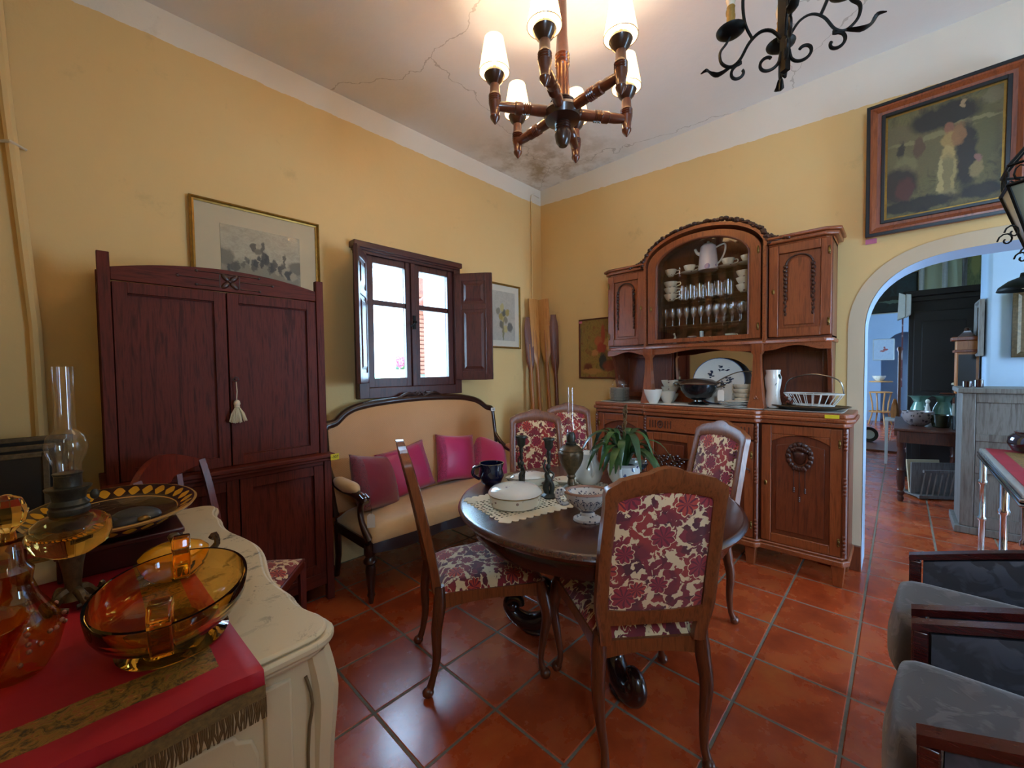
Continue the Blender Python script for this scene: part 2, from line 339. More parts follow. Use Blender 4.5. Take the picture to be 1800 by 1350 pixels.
M['amber'] = tint_glass('amber glass', lin('#ffd272')); M['amber_d'] = tint_glass('dark amber glass', lin('#ffc050')); M['amber_l'] = thin_glass('pale amber glass', lin('#e8c888'), .08, .4)
M['amber_thin'] = thin_glass('amber thin glass', lin('#f0b858'), .08, .4); M['green_glass'] = plain('mint glass', '#8fc4b4', .12, var=.15, tr=.35, coat=.5); M['blue_glass'] = thin_glass('blue glass', lin('#8fc0e0'), .2, .6)
M['ruby'] = plain('ruby glaze', '#3c1216', .08, var=.3, coat=1.0); M['cobalt'] = plain('cobalt glaze', '#0e1330', .08, var=.1, coat=1.0)
M['paper'] = plain('paper mat', '#cdbb98', .8, var=.08, scale=4); M['tagp'] = plain('paper tag', '#e4ddd2', .7, var=.03); M['yellow'] = plain('yellow tag', '#e0c81c', .6, var=.03); M['pinktag'] = plain('pink tag', '#d0708c', .6, var=.05); M['ink'] = plain('ink', '#1c1810', .7, var=0)
M['tassel'] = plain('cream cotton', '#e6d8b8', .8, var=.1); M['leafm'] = plain('leaf green', '#47702f', .4, var=.4, scale=25, coat=.3); M['leafd'] = plain('leaf dark', '#2f5524', .4, var=.4, scale=25, coat=.3)
M['soil'] = plain('soil', '#241810', .95); M['dry'] = plain('dry seed head', '#7a5428', .85, var=.4); M['stone'] = plain('dark pebble', '#24211f', .5, var=.5, scale=30); M['stone2'] = plain('grey pebble', '#3a3a3c', .45, var=.4, scale=18)
M['black'] = plain('black lacquer', '#121010', .35, var=.2); M['dark'] = plain('dark interior', '#160c08', .8, var=.2); M['mirror'] = plain('mirror', '#c8c8c8', .03, 1.0, var=0)
# ---------------- the setting ----------------
HC = 3.355
def wall_obj(name, G_, m, bevel=0): return struct(G_.obj(name, m, bevel=bevel))
# floor: grout bed with every tile on it
TX, TY = .3475, .3459; FX, FY = -.702, -2.4326
g = G(); g.box((-4.1, -6.7, -.12), (11.2, .3, -.0022)); floor = struct(g.obj('floor', M['grout']))
tm = []
for k in range(5):
    gg = G(); rr = random.Random(k); hx, hy = TX/2-.003, TY/2-.003; e = .006
    top = [(-hx+e, -hy+e), (hx-e, -hy+e), (hx-e, hy-e), (-hx+e, hy-e)]; bot = [(-hx, -hy), (hx, -hy), (hx, hy), (-hx, hy)]
    zz = [rr.uniform(-.0008, .0) for _ in range(4)]
    vs = [(x, y, -.02) for x, y in bot]+[(x, y, -.0035) for x, y in bot]+[(x, y, z) for (x, y), z in zip(top, zz)]
    gg.add(vs, [(4*a+i, 4*a+(i+1) % 4, 4*a+4+(i+1) % 4, 4*a+4+i) for a in (0, 1) for i in range(4)]+[(8, 9, 10, 11)])
    tm.append(gg.mesh('tile', M['tile'], 12))
cells = []
for i in range(-10, 20):
    for j in range(-10, 8):
        cx = FX+(i+.5)*TX; cy = FY+(j+.5)*TY
        if cx < -3.9 or cx > 5.0: continue
        if cx < -.0 and not (-5.2 < cy < .1): continue
        if cx >= -.0 and not (-3.9 < cy < -1.9): continue
        cells.append((hypot(cx+3.55, cy+2.92), cx, cy))
cells.sort()
vis = lambda x, y: ((x+3.55)*.7229+(y+2.92)*.691) > .2
cells = [c for c in cells if vis(c[1], c[2])]
fld = G()
for n, (d, cx, cy) in enumerate(cells):
    if n < 290:
        o = bpy.data.objects.new('tile', tm[n % 5]); C.objects.link(o); o.parent = floor; o.location = (cx, cy, 0); o.rotation_euler = (0, 0, (n*7 % 2)*pi)
    else: fld.box((cx-.167, cy-.166, -.02), (cx+.167, cy+.166, 0))
for i in range(-10, 40):
    for j in range(-12, 8):
        cx = FX+(i+.5)*TX; cy = FY+(j+.5)*TY
        if (5.0 < cx < 10.9 and -3.7 < cy < -.9) or (cx < 0 and -5.2 < cy < .1 and cx > -3.9 and not vis(cx, cy)): fld.box((cx-.167, cy-.166, -.02), (cx+.167, cy+.166, 0))
o = fld.obj('tile_field', M['tile'], floor); o['kind'] = 'stuff'
g = G(); g.box((5.15, -3.6, 0), (6.3, -1.0, .03)); g2 = struct(g.obj('trim_1', M['oar_d'], bevel=.004))
# left wall with the window hole (thick wall, white reveal)
wx0, wx1, wz0, wz1 = -2.1, -1.27, 1.25, 2.28; TH = .42
g = G(); g.box((-4.05, 0, -.1), (wx0, TH, 3.6)); g.box((wx1, 0, -.1), (.3, TH, 3.6)); g.box((wx0, 0, -.1), (wx1, TH, wz0)); g.box((wx0, 0, wz1), (wx1, TH, 3.6))
wl = wall_obj('wall_left', g, M['wall'])
g = G(); e = .004
g.box((wx0, .05, wz0), (wx0+e, TH, wz1)); g.box((wx1-e, .05, wz0), (wx1, TH, wz1)); g.box((wx0, .05, wz1-e), (wx1, TH, wz1)); g.box((wx0, .05, wz0), (wx1, TH, wz0+e))
wall_obj('trim_2', g, M['outside'])
# right wall with arched opening
AY0, AY1 = -2.74, -4.25
g = G(); WT = .3
def arch_z(y):   # underside of the arch
    t = (y-AY0)/(AY1-AY0); t = min(max(t, 0), 1); e = abs(2*t-1)**4.2
    return 1.62+.44*max(0, 1-e)**.5
ys = [AY0+(AY1-AY0)*(.5-.5*cos(pi*i/40)) for i in range(41)]
g.box((0, AY0+.0, -.1), (WT, TH, 3.6)); g.box((0, -5.4, -.1), (WT, AY1, 3.6))
pts = [(y, arch_z(y)) for y in ys]+[(AY1, 3.6), (AY0, 3.6)]
g.prism(pts, 0, WT, YZ)
wall_obj('wall_right', g, M['wall'])
g = G()   # pale painted band around the arch and its reveal, a hair proud of the wall
out = []
for i, y in enumerate(ys):
    a = ys[max(i-1, 0)]; b = ys[min(i+1, 40)]; dy, dz = b-a, arch_z(b)-arch_z(a); l = hypot(dy, dz) or 1; ny, nz = dz/l, -dy/l
    if nz < 0: ny, nz = -ny, -nz
    if i == 0: ny, nz = 1, 0
    if i == 40: ny, nz = -1, 0
    out.append((y+ny*.085, arch_z(y)+nz*.085))
inn = [(AY0, 0)]+[(y, arch_z(y)-.004) for y in ys]+[(AY1, 0)]; ou = [(AY0+.085, 0)]+out+[(AY1-.085, 0)]
for i in range(len(inn)-1):
    (a, b), (c, d) = inn[i], inn[i+1]; (a2, b2), (c2, d2) = ou[i], ou[i+1]
    g.add([(-.003, a, b), (-.003, c, d), (-.003, c2, d2), (-.003, a2, b2)], [(0, 1, 2, 3)])
    g.add([(-.003, a-.003, b), (-.003, c-.003, d), (WT+.01, c-.003, d), (WT+.01, a-.003, b)], [(0, 1, 2, 3)], None, 1)
wall_obj('trim_3', g, [M['plaster'], M['blue_plaster']])
g = G(); g.box((-.02, AY0-.002, 0), (0, -2.6, .17)); wall_obj('baseboard_right', g, M['oar_d'], .004)
g = G(); g.box((-4.1, -5.4, HC), (.3, .42, HC+.2)); wall_obj('ceiling', g, M['ceil'])
g = G(); g.box((-4.1, -3.4, -.1), (-3.95, .42, 3.6)); g.box((-4.1, -5.4, -.1), (-3.95, -4.3, 3.6)); g.box((-4.1, -4.3, 2.8), (-3.95, -3.4, 3.6)); g.box((-4.1, -4.3, -.1), (-3.95, -3.4, 2.0)); wall_obj('wall_back', g, M['wall'])  # high opening out of view is added to send daylight across the room
g = G(); y0, y1 = -5.4, -5.15; g.box((-4.1, y0, -.1), (-1.2, y1, 3.6)); g.box((-.4, y0, -.1), (.3, y1, 3.6)); g.box((-1.2, y0, 2.15), (-.4, y1, 3.6)); wall_obj('wall_front', g, M['wall'])  # doorway hole is added behind the camera as a soft daylight source
# side room beyond the arch
g = G(); g.box((.3, -1.0, -.1), (1.4, -.8, 3.6)); g.box((2.6, -1, -.1), (5.4, -.8, 3.6)); g.box((1.4, -1, -.1), (2.6, -.8, 1.1)); g.box((1.4, -1, 2.3), (2.6, -.8, 3.6)); wall_obj('wall_side_room_left', g, M['blue_plaster'])
g = G(); g.box((.3, -6.6, -.1), (1.4, -6.4, 3.6)); g.box((2.6, -6.6, -.1), (5.4, -6.4, 3.6)); g.box((1.4, -6.6, -.1), (2.6, -6.4, 1.1)); g.box((1.4, -6.6, 2.3), (2.6, -6.4, 3.6)); wall_obj('wall_side_room_right', g, M['blue_plaster'])
g = G(); g.box((.3, -6.6, HC+.05), (11.2, -.8, HC+.25)); wall_obj('ceiling_side_rooms', g, M['room2'])
g = G(); g.box((5.2, -3.05, 2.2), (5.35, -2.0, 3.6), mi=0); g.box((5.2, -6.6, -.1), (5.35, -3.05, 3.6)); g.box((5.2, -2.0, -.1), (5.35, -.8, 3.6)); wall_obj('wall_side_room_back', g, M['room2'])
g = G(); g.box((5.35, -3.9, -.1), (11.0, -3.75, 3.6)); wall_obj('wall_end_room_right', g, M['blue_plaster'])
g = G(); g.box((5.35, -1, -.1), (6.9, -.8, 3.6)); g.box((8.3, -1, -.1), (11, -.8, 3.6)); g.box((6.9, -1, -.1), (8.3, -.8, .9)); g.box((6.9, -1, 2.3), (8.3, -.8, 3.6)); wall_obj('wall_end_room_left', g, M['blue_plaster'])
g = G(); yy = arc(-2.98, 1.55, .42, .62, 0, 180, 14)   # end wall with an arched niche
g.prism([(-2.56, -.1), (-2.56, 1.55)]+yy+[(-3.4, -.1), (-3.8, -.1), (-3.8, 3.6), (-.8, 3.6), (-.8, -.1)], 10.0, 10.12, YZ); g.box((10.6, -3.9, -.1), (10.75, -.8, 3.6)); wall_obj('wall_end_room_back', g, M['blue_plaster'])
g = G(); g.box((1.9, -6.4, -.1), (2.35, -3.45, 3.6)); o = wall_obj('wall_pier', g, M['blue_plaster'], .03)
g = G()
for y in (-3.12, -3.36): g.tube([(5.16, y, 2.0), (5.16, y, 3.4)], .03, 8)
wall_obj('trim_4', g, M['white_p'])
# conduits on the left wall
g = G(); g.tube([(-3.775, -.022, 3.355), (-3.75, -.022, 2.6), (-3.70, -.022, 1.6), (-3.69, -.022, .1)], .021, 8); wall_obj('trim_5', g, M['wall'])
for z in (3.12, 2.42):
    g = G(); g.tube([(-3.79, -.01, z), (-3.745, -.05, z+.002), (-3.70, -.01, z-.006)], [.006, .008, .006], 6); wall_obj('trim_6', g, M['plaster'])
g = G(); g.tube([(-.04, -.012, 3.27), (-.12, -.012, 3.28), (-.165, -.012, 3.255), (-.17, -.012, 3.2), (-.17, -.012, .1)], .009, 8); wall_obj('trim_7', g, M['wall'])
# window: frame, sashes, panes, shutters
win = struct(bpy.data.objects.new('window_1', None)); C.objects.link(win)
g = G(); g.box((-2.17, -.06, 1.18), (-2.09, .06, 2.29)); g.box((-1.28, -.06, 1.18), (-1.21, .06, 2.29)); g.box((-2.17, -.058, 1.18), (-1.21, .06, 1.26)); g.box((-2.17, -.056, 2.25), (-1.21, .06, 2.29))
g.obj('window_frame', M['win'], win, bevel=.004)
g = G(); g.box((-2.195, -.085, 2.285), (-1.205, .02, 2.33)); g.box((-2.18, -.07, 2.27), (-1.22, .02, 2.29)); g.obj('lintel_board', M['win_x'], win, bevel=.005)
for x0, x1 in ((-2.09, -1.70), (-1.685, -1.28)):
    g = G(); y0, y1 = -.035, .005; px0, px1 = (x0+.055, x1-.055); z0, z1 = 1.26, 2.25
    g.box((x0, y0, z0), (px0, y1, z1)); g.box((px1, y0, z0), (x1, y1, z1)); g.box((px0, y0, z0), (px1, y1, 1.33)); g.box((px0, y0, 2.20), (px1, y1, z1)); g.box((px0, y0+.004, 1.885), (px1, y1, 1.925))
    sh = g.obj('sash', M['win'], win, bevel=.004)
    for a, b in ((1.33, 1.885), (1.925, 2.2)): gg = G(); gg.box((px0, -.016, a), (px1, -.012, b)); gg.obj('pane', M['pane'], sh)
g = G(); g.box((-1.712, -.052, 1.26), (-1.672, -.034, 2.25)); g.obj('meeting_stile', M['win'], win, bevel=.004)
g = G(); g.box((-1.705, -.062, 1.72), (-1.68, -.05, 1.83)); g.ball((-1.692, -.075, 1.775), (.012, .02, .012)); g.tube([(-1.692, -.08, 1.775), (-1.72, -.085, 1.76), (-1.735, -.08, 1.735)], .006, 6); g.obj('latch', M['iron'], win)
def shutter(hx, hy, az, w, label):
    r = thing_child = bpy.data.objects.new('shutter', None); C.objects.link(r); r.parent = win; r.location = (hx, hy, 0); r.rotation_euler = (0, 0, az); r['label'] = label
    z0, z1 = 1.30, 2.23; g = G(); s = .055; t = .014
    g.box((0, -t, z0), (s, t, z1)); g.box((w-s, -t, z0), (w, t, z1))
    for a, b in ((z0, z0+.075), (1.915, 1.965), (z1-.065, z1)): g.box((s, -t, a), (w-s, t, b))
    g.obj('shutter_frame', M['win'], r, bevel=.003)
    for a, b in ((z0+.075, 1.915), (1.965, z1-.065)):
        g = G(); g.box((s, -.006, a), (w-s, .006, b))
        for q in (1, -1):
            x0, x1, c, d, e = s+.022, w-s-.022, a+.022, b-.022, .022
            vs = [(x0, .006*q, c), (x1, .006*q, c), (x1, .006*q, d), (x0, .006*q, d), (x0+e, .016*q, c+e), (x1-e, .016*q, c+e), (x1-e, .016*q, d-e), (x0+e, .016*q, d-e)]
            g.add(vs, [(0, 1, 5, 4), (1, 2, 6, 5), (2, 3, 7, 6), (3, 0, 4, 7), (4, 5, 6, 7)])
        g.obj('panel', M['win'], r, angle=20)
shutter(-2.10, -.05, radians(-127), .32, 'left shutter folded toward the room'); shutter(-1.27, -.06, radians(-53), .33, 'right shutter folded toward the room')
# courtyard outside
g = G(); g.box((-7, .42, -.2), (3, 6.5, -.1)); wall_obj('floor_courtyard', g, M['outside'])
g = G(); g.box((-7, 4.6, -.1), (3, 4.8, 2.35)); wall_obj('wall_courtyard', g, M['outside'])
# ---------------- dining chairs ----------------
def crest(u, w, z0, h): # top outline of the back: u -1..1
    return z0+interp([0, .18, .34, .55, .80, 1], [.062, .058, .044, .036, .026, .006], abs(u))
def back_pt(x, z):  # the back leans rearward; gentle curve
    return Vector((x, -.02-.13*max(0, (z-.42)/.65)**1.25, z))
def chair_parts(t):
    ZT, HW = 1.0, .185
    hw = lambda z: interp([.44, .60, .75, .97], [.186, .207, .205, .198], z)
    # stiles with crest as one frame: front and rear surfaces offset by thickness
    N = 14; outer = [(-hw(z), z) for z in [.44+.52*i/N for i in range(N+1)]]
    cr = [(-.178+.356*i/24, crest(-1+i/12, HW, 1.012, .05)) for i in range(25)]
    outer += [(-.2, .985), (-.194, 1.008)]+cr+[(.194, 1.008), (.2, .985)]+[(hw(z), z) for z in [.96-.52*i/N for i in range(N+1)]]
    zi0, zi1 = .615, .965
    def ring(off):
        return [back_pt(x, z)+Vector((0, off, 0)) for x, z in outer]
    def sx(x): return x
    g = G()
    s = .042
    def inner_for(x, z):
        if z < .97 and abs(x) > .17: return (x-(s if x > 0 else -s), z)
        u = x/.196; return (max(-.152, min(.152, x*.83)), .962+.028*(1-u*u))
    inn = [inner_for(x, z) for x, z in outer]; n = len(outer)
    A = [back_pt(x, z)+Vector((0, .016, 0)) for x, z in outer]; B = [back_pt(x, z)-Vector((0, .016, 0)) for x, z in outer]
    A2 = [back_pt(x, z)+Vector((0, .012, 0)) for x, z in inn]; B2 = [back_pt(x, z)-Vector((0, .012, 0)) for x, z in inn]
    mA = [(a+b)/2+Vector((0, .008, 0)) for a, b in zip(A, A2)]; mB = [(a+b)/2-Vector((0, .006, 0)) for a, b in zip(B, B2)]
    g.strip(A, mA); g.strip(mA, A2); g.strip(A2, B2); g.strip(B2, mB); g.strip(mB, B); g.strip(B, A)
    g.add([A[0], A2[0], B2[0], B[0]], [(0, 1, 2, 3)]); g.add([A[-1], A2[-1], B2[-1], B[-1]], [(0, 1, 2, 3)])
    g.obj('back_frame', M['chair'], t, angle=50)
    g = G(); P = []
    for i in range(13):
        u = -1+i/6; x = u*.17; zb = .512; zt = .572-.012*(1-u*u)
        P.append((x, zb, zt))
    a = [back_pt(x, z)+Vector((0, .014, 0)) for x, z, _ in P]; b = [back_pt(x, z)+Vector((0, .014, 0)) for x, _, z in P]
    c = [back_pt(x, z)-Vector((0, .014, 0)) for x, _, z in P]; d = [back_pt(x, z)-Vector((0, .014, 0)) for x, z, _ in P]
    g.strip(a, b); g.strip(b, c); g.strip(c, d); g.strip(d, a); g.obj('back_rail', M['chair'], t, angle=50)
    # upholstered pad between the stiles, bulging front, flat rear
    def pad(sgn, amp):
        def F(u, v):
            x = (-1+2*u)*.162; z = .552+(v*(.418+.026*(1-(2*u-1)**2)))
            k = (1-(2*u-1)**4)*(1-(2*v-1)**4); return back_pt(x, z)+Vector((0, sgn*(.006+amp*k), 0))
        return F
    g = G(); g.slab(pad(1, .024), 12, 16); g.slab(pad(-1, .006), 12, 16); g.obj('back_pad', M['fl_back'], t, angle=60)
    g = G()
    for i in range(21):
        z = .59+.37*i/20
        for sg in (-1, 1): g.ball(back_pt(sg*.148, z)+Vector((0, .02, 0)), .0045, 5)
    g.obj('nail_trim', M['brass'], t)['kind'] = 'stuff'
    # seat pad: trapezoid with serpentine front
    def w_at(v): return .186+.062*v
    def seat(top):
        def F(u, v):
            x = (-1+2*u)*w_at(v); y = .0+.445*v+(.02*(1-(2*u-1)**2) if v > .9 else 0)*((v-.9)/.1 if v > .9 else 0)
            k = (1-(2*u-1)**6)*(1-(2*v-1)**6); return Vector((x, y, .435+(.048*k**.6 if top else 0)))
        return F
    g = G(); g.slab(seat(True), 16, 16); g.slab(seat(False), 16, 16); g.obj('seat', M['fl_seat'], t, angle=60)
    # aprons with a scalloped lower edge
    def apron(p, q, amp=.02, name='seat_rail'):
        p, q = Vector(p), Vector(q); d = (q-p); nn = Vector((d.y, -d.x, 0)).normalized()*.011; a, b, c, e = [], [], [], []
        for i in range(17):
            t_ = i/16; m = p+d*t_; k = abs(2*t_-1); zb = .372+amp*(1-k*k)-.012*cos(t_*2*pi)*0
            a.append((m.x+nn.x, m.y+nn.y, zb)); b.append((m.x+nn.x, m.y+nn.y, .438)); c.append((m.x-nn.x, m.y-nn.y, .438)); e.append((m.x-nn.x, m.y-nn.y, zb))
        g = G(); g.strip(a, b); g.strip(b, c); g.strip(c, e); g.strip(e, a); g.obj(name, M['chair'], t, angle=50)
    apron((-.178, 0, 0), (.178, 0, 0)); apron((-.24, .438, 0), (.24, .438, 0), .012); apron((-.18, .01, 0), (-.243, .44, 0), .022); apron((.243, .44, 0), (.18, .01, 0), .022)
    for sg in (-1, 1):
        g = G(); g.tube([(sg*.182, -.012, .47), (sg*.186, -.014, .39), (sg*.193, -.03, .28), (sg*.186, -.03, .17), (sg*.176, -.045, .08), (sg*.18, -.062, .03)], [.021, .027, .023, .018, .014, .016], 8, 4)
        g.ball((sg*.181, -.068, .022), (.021, .025, .022), 10); g.obj('leg', M['chair_dark'], t, angle=60)
        g = G(); g.tube([(sg*.236, .425, .44), (sg*.25, .436, .37), (sg*.262, .448, .29), (sg*.246, .434, .17), (sg*.236, .426, .08), (sg*.246, .436, .03)], [.026, .03, .024, .017, .013, .016], 8, 4)
        g.ball((sg*.25, .442, .022), (.024, .024, .022), 10); g.obj('leg', M['chair_dark'], t, angle=60)
CG = 'floral dining chairs round the table'
chairA = thing('dining_chair', 'floral velvet dining chair seen side-on at left of the round table', 'chair', (-2.45, -1.36, 0), radians(-27-90), CG)
chair_parts(chairA)
dup(chairA, (-2.21, -2.29, 0), radians(48-90), 'nearest floral velvet dining chair with its back to the viewer', CG)
dup(chairA, (-1.14, -2.10, 0), radians(147-90), 'floral velvet dining chair in front of the sideboard at right of the round table', CG)
dup(chairA, (-1.24, -.97, 0), radians(228-90), 'floral dining chair facing the viewer behind the two candlesticks', CG)
dup(chairA, (-.60, -.80, 0), radians(222-90), 'rearmost floral dining chair below the oars, mostly hidden', CG)
# ---------------- round table ----------------
tb = thing('round_table', 'dark round pedestal dining table laid with ceramics', 'table', (-1.84, -1.83, 0))
g = G(); g.solid([(.645, .715), (.655, .722), (.662, .735), (.655, .748), (.64, .753)], seg=72); g.obj('tabletop', M['tbl'], tb, angle=50)
g = G(); g.lathe([(.565, .71), (.60, .715), (.605, .70), (.60, .645), (.592, .632), (.56, .63), (.555, .71)], seg=64); g.obj('apron', M['tbl_dark'], tb)
g = G(); g.solid([(.16, .63), (.17, .60), (.12, .57), (.075, .54), (.07, .50), (.10, .47), (.125, .42), (.12, .37), (.075, .33), (.06, .31), (.09, .29), (.10, .26), (.09, .16), (.06, .13), (.03, .12)], seg=32, mod=lambda a, z: 1+(.04*cos(a*12) if .34 < z < .5 else 0)); g.obj('pedestal', M['tbl_dark'], tb)
for az in (113, 234, 354):
    a = radians(az); g = G(); Mx = R(a, 'Z')
    g.tube([(.05, 0, .26), (.12, 0, .30), (.19, 0, .27), (.225, 0, .19), (.24, 0, .11), (.30, 0, .06), (.37, 0, .055), (.425, 0, .08), (.455, 0, .125), (.435, 0, .165), (.395, 0, .16), (.385, 0, .13)], [.045, .042, .04, .038, .042, .05, .045, .038, .034, .03, .024, .018], 10, 4, M=Mx)
    g.tube([(.19, 0, .2), (.22, 0, .26), (.265, 0, .285), (.29, 0, .26), (.27, 0, .235)], [.02, .024, .024, .02, .014], 8, 4, M=Mx)
    g.ball((.31, 0, .018), (.075, .05, .018), 12, M=Mx); g.ball((.43, 0, .125), (.035, .045, .035), 12, M=Mx); g.obj('scroll_leg', M['tbl_dark'], tb, angle=60)
# ---------------- armoire ----------------
ar = thing('armoire', 'tall dark red-brown armoire with two large doors and carved crest', 'armoire', (-3.03, -.2, 0))
ax = lambda x: x+3.03
ay = lambda y: y+.2
def fr(g, x0, x1, z0, z1, st, y0, y1, dx=0):
    g.box((x0, y0, z0), (x0+st, y1, z1)); g.box((x1-st, y0, z0), (x1, y1, z1)); g.box((x0+st, y0, z0), (x1-st, y1, z0+st)); g.box((x0+st, y0, z1-st), (x1-st, y1, z1))
g = G(); X0, X1 = ax(-3.50), ax(-2.54)
g.box((X0+.01, ay(-.345), .86), (X0+.03, ay(-.03), 1.84)); g.box((X1-.03, ay(-.345), .86), (X1-.01, ay(-.03), 1.84)); g.box((X0, ay(-.35), 1.78), (X1, ay(-.03), 1.80)); g.box((X0+.02, ay(-.05), .86), (X1-.02, ay(-.03), 1.8)); g.obj('upper_case', M['arm'], ar, bevel=.002)
g = G(); g.box((X0-.005, ay(-.40), .10), (X0+.02, ay(-.03), .86)); g.box((X1-.02, ay(-.40), .10), (X1+.005, ay(-.03), .86)); g.box((X0, ay(-.40), .10), (X1, ay(-.03), .13)); g.box((X0, ay(-.06), .1), (X1, ay(-.04), .86))
g.box((X0+.04, ay(-.42), .10), (X1-.04, ay(-.38), .175)); g.box((X0+.04, ay(-.42), .825), (X1-.04, ay(-.38), .86)); g.obj('lower_case', M['arm_x'], ar, bevel=.003)
for x0 in (X0, X1-.042):
    g = G(); g.box((x0, ay(-.385), .89), (x0+.042, ay(-.345), 1.925)); g.obj('post', M['arm'], ar, bevel=.003)
    g = G(); g.box((x0-(.004 if x0 < 0 else -.004), ay(-.425), 0), (x0+.042+(.004 if x0 > 0 else -.004), ay(-.385), .86)); g.obj('post', M['arm'], ar, bevel=.003)
    g = G(); g.box((x0, ay(-.06), 0), (x0+.042, ay(-.02), 1.90)); g.obj('post', M['arm'], ar, bevel=.003)
g = G(); pts = [(X0+.042, 1.806)]+[(X0+.042+(X1-X0-.084)*i/20, 1.862+.055*(1-(i/10-1)**2)) for i in range(21)]+[(X1-.042, 1.806)]
g.prism(pts, -ay(-.378), -ay(-.352), XZ); cr = g.obj('crest_rail', M['arm_x'], ar, bevel=.002)
g = G(); cx, cz = ax(-3.012), 1.857
for k in range(4):
    a = pi/4+k*pi/2; c, s = cos(a), sin(a); Mx = T(cx, ay(-.380), cz) @ R(-a, 'Y')
    g.ball((.026, 0, 0), (.026, .007, .013), 8, M=Mx)
g.ball((cx, ay(-.384), cz), (.009, .007, .009), 8); fr(g, cx-.045, cx+.045, cz-.032, cz+.032, .004, ay(-.380), ay(-.374)); g.obj('carved_flower', M['carve'], cr)
g = G()
for x0, x1, z in ((-3.224, -3.06, 1.86), (-2.965, -2.813, 1.862), (-3.15, -2.878, 1.895), (-3.152, -3.06, 1.826), (-2.965, -2.876, 1.824)):
    g.tube([(ax(x0), ay(-.379), z), (ax(x1), ay(-.379), z)], .0028, 6)
    for x in ((x0,) if x1 < -3.0 else (x1,) if x0 > -3.0 else (x0, x1)): g.ball((ax(x), ay(-.380), z), (.007, .004, .007), 8)
g.obj('inlay_line', M['carve'], cr)
for x0, x1, key in ((X0+.045, ax(-3.033), 0), (ax(-3.027), X1-.045, 1)):
    g = G(); z0, z1, st = .895, 1.80, .05
    fr(g, x0, x1, z0, z1, st, ay(-.378), ay(-.355)); g.box((x0+st-.004, ay(-.362), z0+st-.004), (x1-st+.004, ay(-.356), z1-st+.004))
    for (a, b, c, d) in ((x0+st, x1-st, z0+st, z0+st+.006), (x0+st, x1-st, z1-st-.006, z1-st)): g.box((a, ay(-.370), c), (b, ay(-.36), d))
    dr = g.obj('door', M['arm'], ar, bevel=.002)
    if key: gg = G(); gg.tube([(ax(-3.005), ay(-.375), 1.35), (ax(-3.005), ay(-.40), 1.35)], .0025, 6); gg.tube([(ax(-3.005)+.012*cos(q*.7), ay(-.40), 1.35+.012*sin(q*.7)) for q in range(9)], .002, 5, closed=True); gg.obj('key', M['dbronze'], dr)
for x0, x1 in ((X0+.04, ax(-3.012)), (ax(-3.006), X1-.04)):
    g = G(); fr(g, x0, x1, .175, .825, .055, ay(-.415), ay(-.39)); g.box((x0+.05, ay(-.395), .22), (x1-.05, ay(-.388), .78)); g.obj('door', M['arm'], ar, bevel=.002)
g = G(); g.box((X0-.02, ay(-.45), .868), (X1+.02, ay(-.02), .892)); g.box((X0-.01, ay(-.44), .85), (X1+.01, ay(-.02), .868)); g.obj('waist_ledge', M['arm_x'], ar, bevel=.005)
# tassel on the key
ts = thing('key_tassel', 'cream cotton tassel hanging from the key of the armoire door', 'tassel', (-3.005, -.402, 1.337))
g = G(); g.tube([(0, 0, 0), (.002, -.002, -.05), (-.001, 0, -.10)], .0022, 6); g.obj('cord', M['tassel'], ts)
g = G(); g.solid([(.006, -.095), (.013, -.102), (.016, -.115), (.012, -.127), (.014, -.131), (.011, -.136)], seg=14); g.obj('knot', M['tassel'], ts)
g = G(); rr = random.Random(3)
for k in range(70):
    a = rr.uniform(0, 2*pi); q = rr.uniform(.2, 1); g.tube([(.010*cos(a)*q, .008*sin(a)*q, -.133), (.032*cos(a)*q, .016*sin(a)*q, -.175+.01*q), (.046*cos(a)*q, .018*sin(a)*q-.002, -.222+.014*q+rr.uniform(0, .006))], [.002, .0028, .002], 4)
g.obj('fringe', M['tassel'], ts)['kind'] = 'stuff'
def price_tag(name, label, mat, loc, rz, w, h, txt=None, tcol='ink', rot=None, stand=0):
    o = thing(name, label, 'price tag', loc, rz, rot=rot); g = G(); g.box((-w/2, -.0008, 0), (w/2, .0008, h)); g.obj('card', M[mat], o)
    if txt: text_mesh('lettering', txt, h*.62, M[tcol], o, (0, -.0016, h/2), (pi/2, 0, 0))
    return o
price_tag('price_tag', 'yellow price tag stuck on the front of the armoire ledge', 'yellow', (-2.525, -.452, .852), 0, .05, .036, '-307')
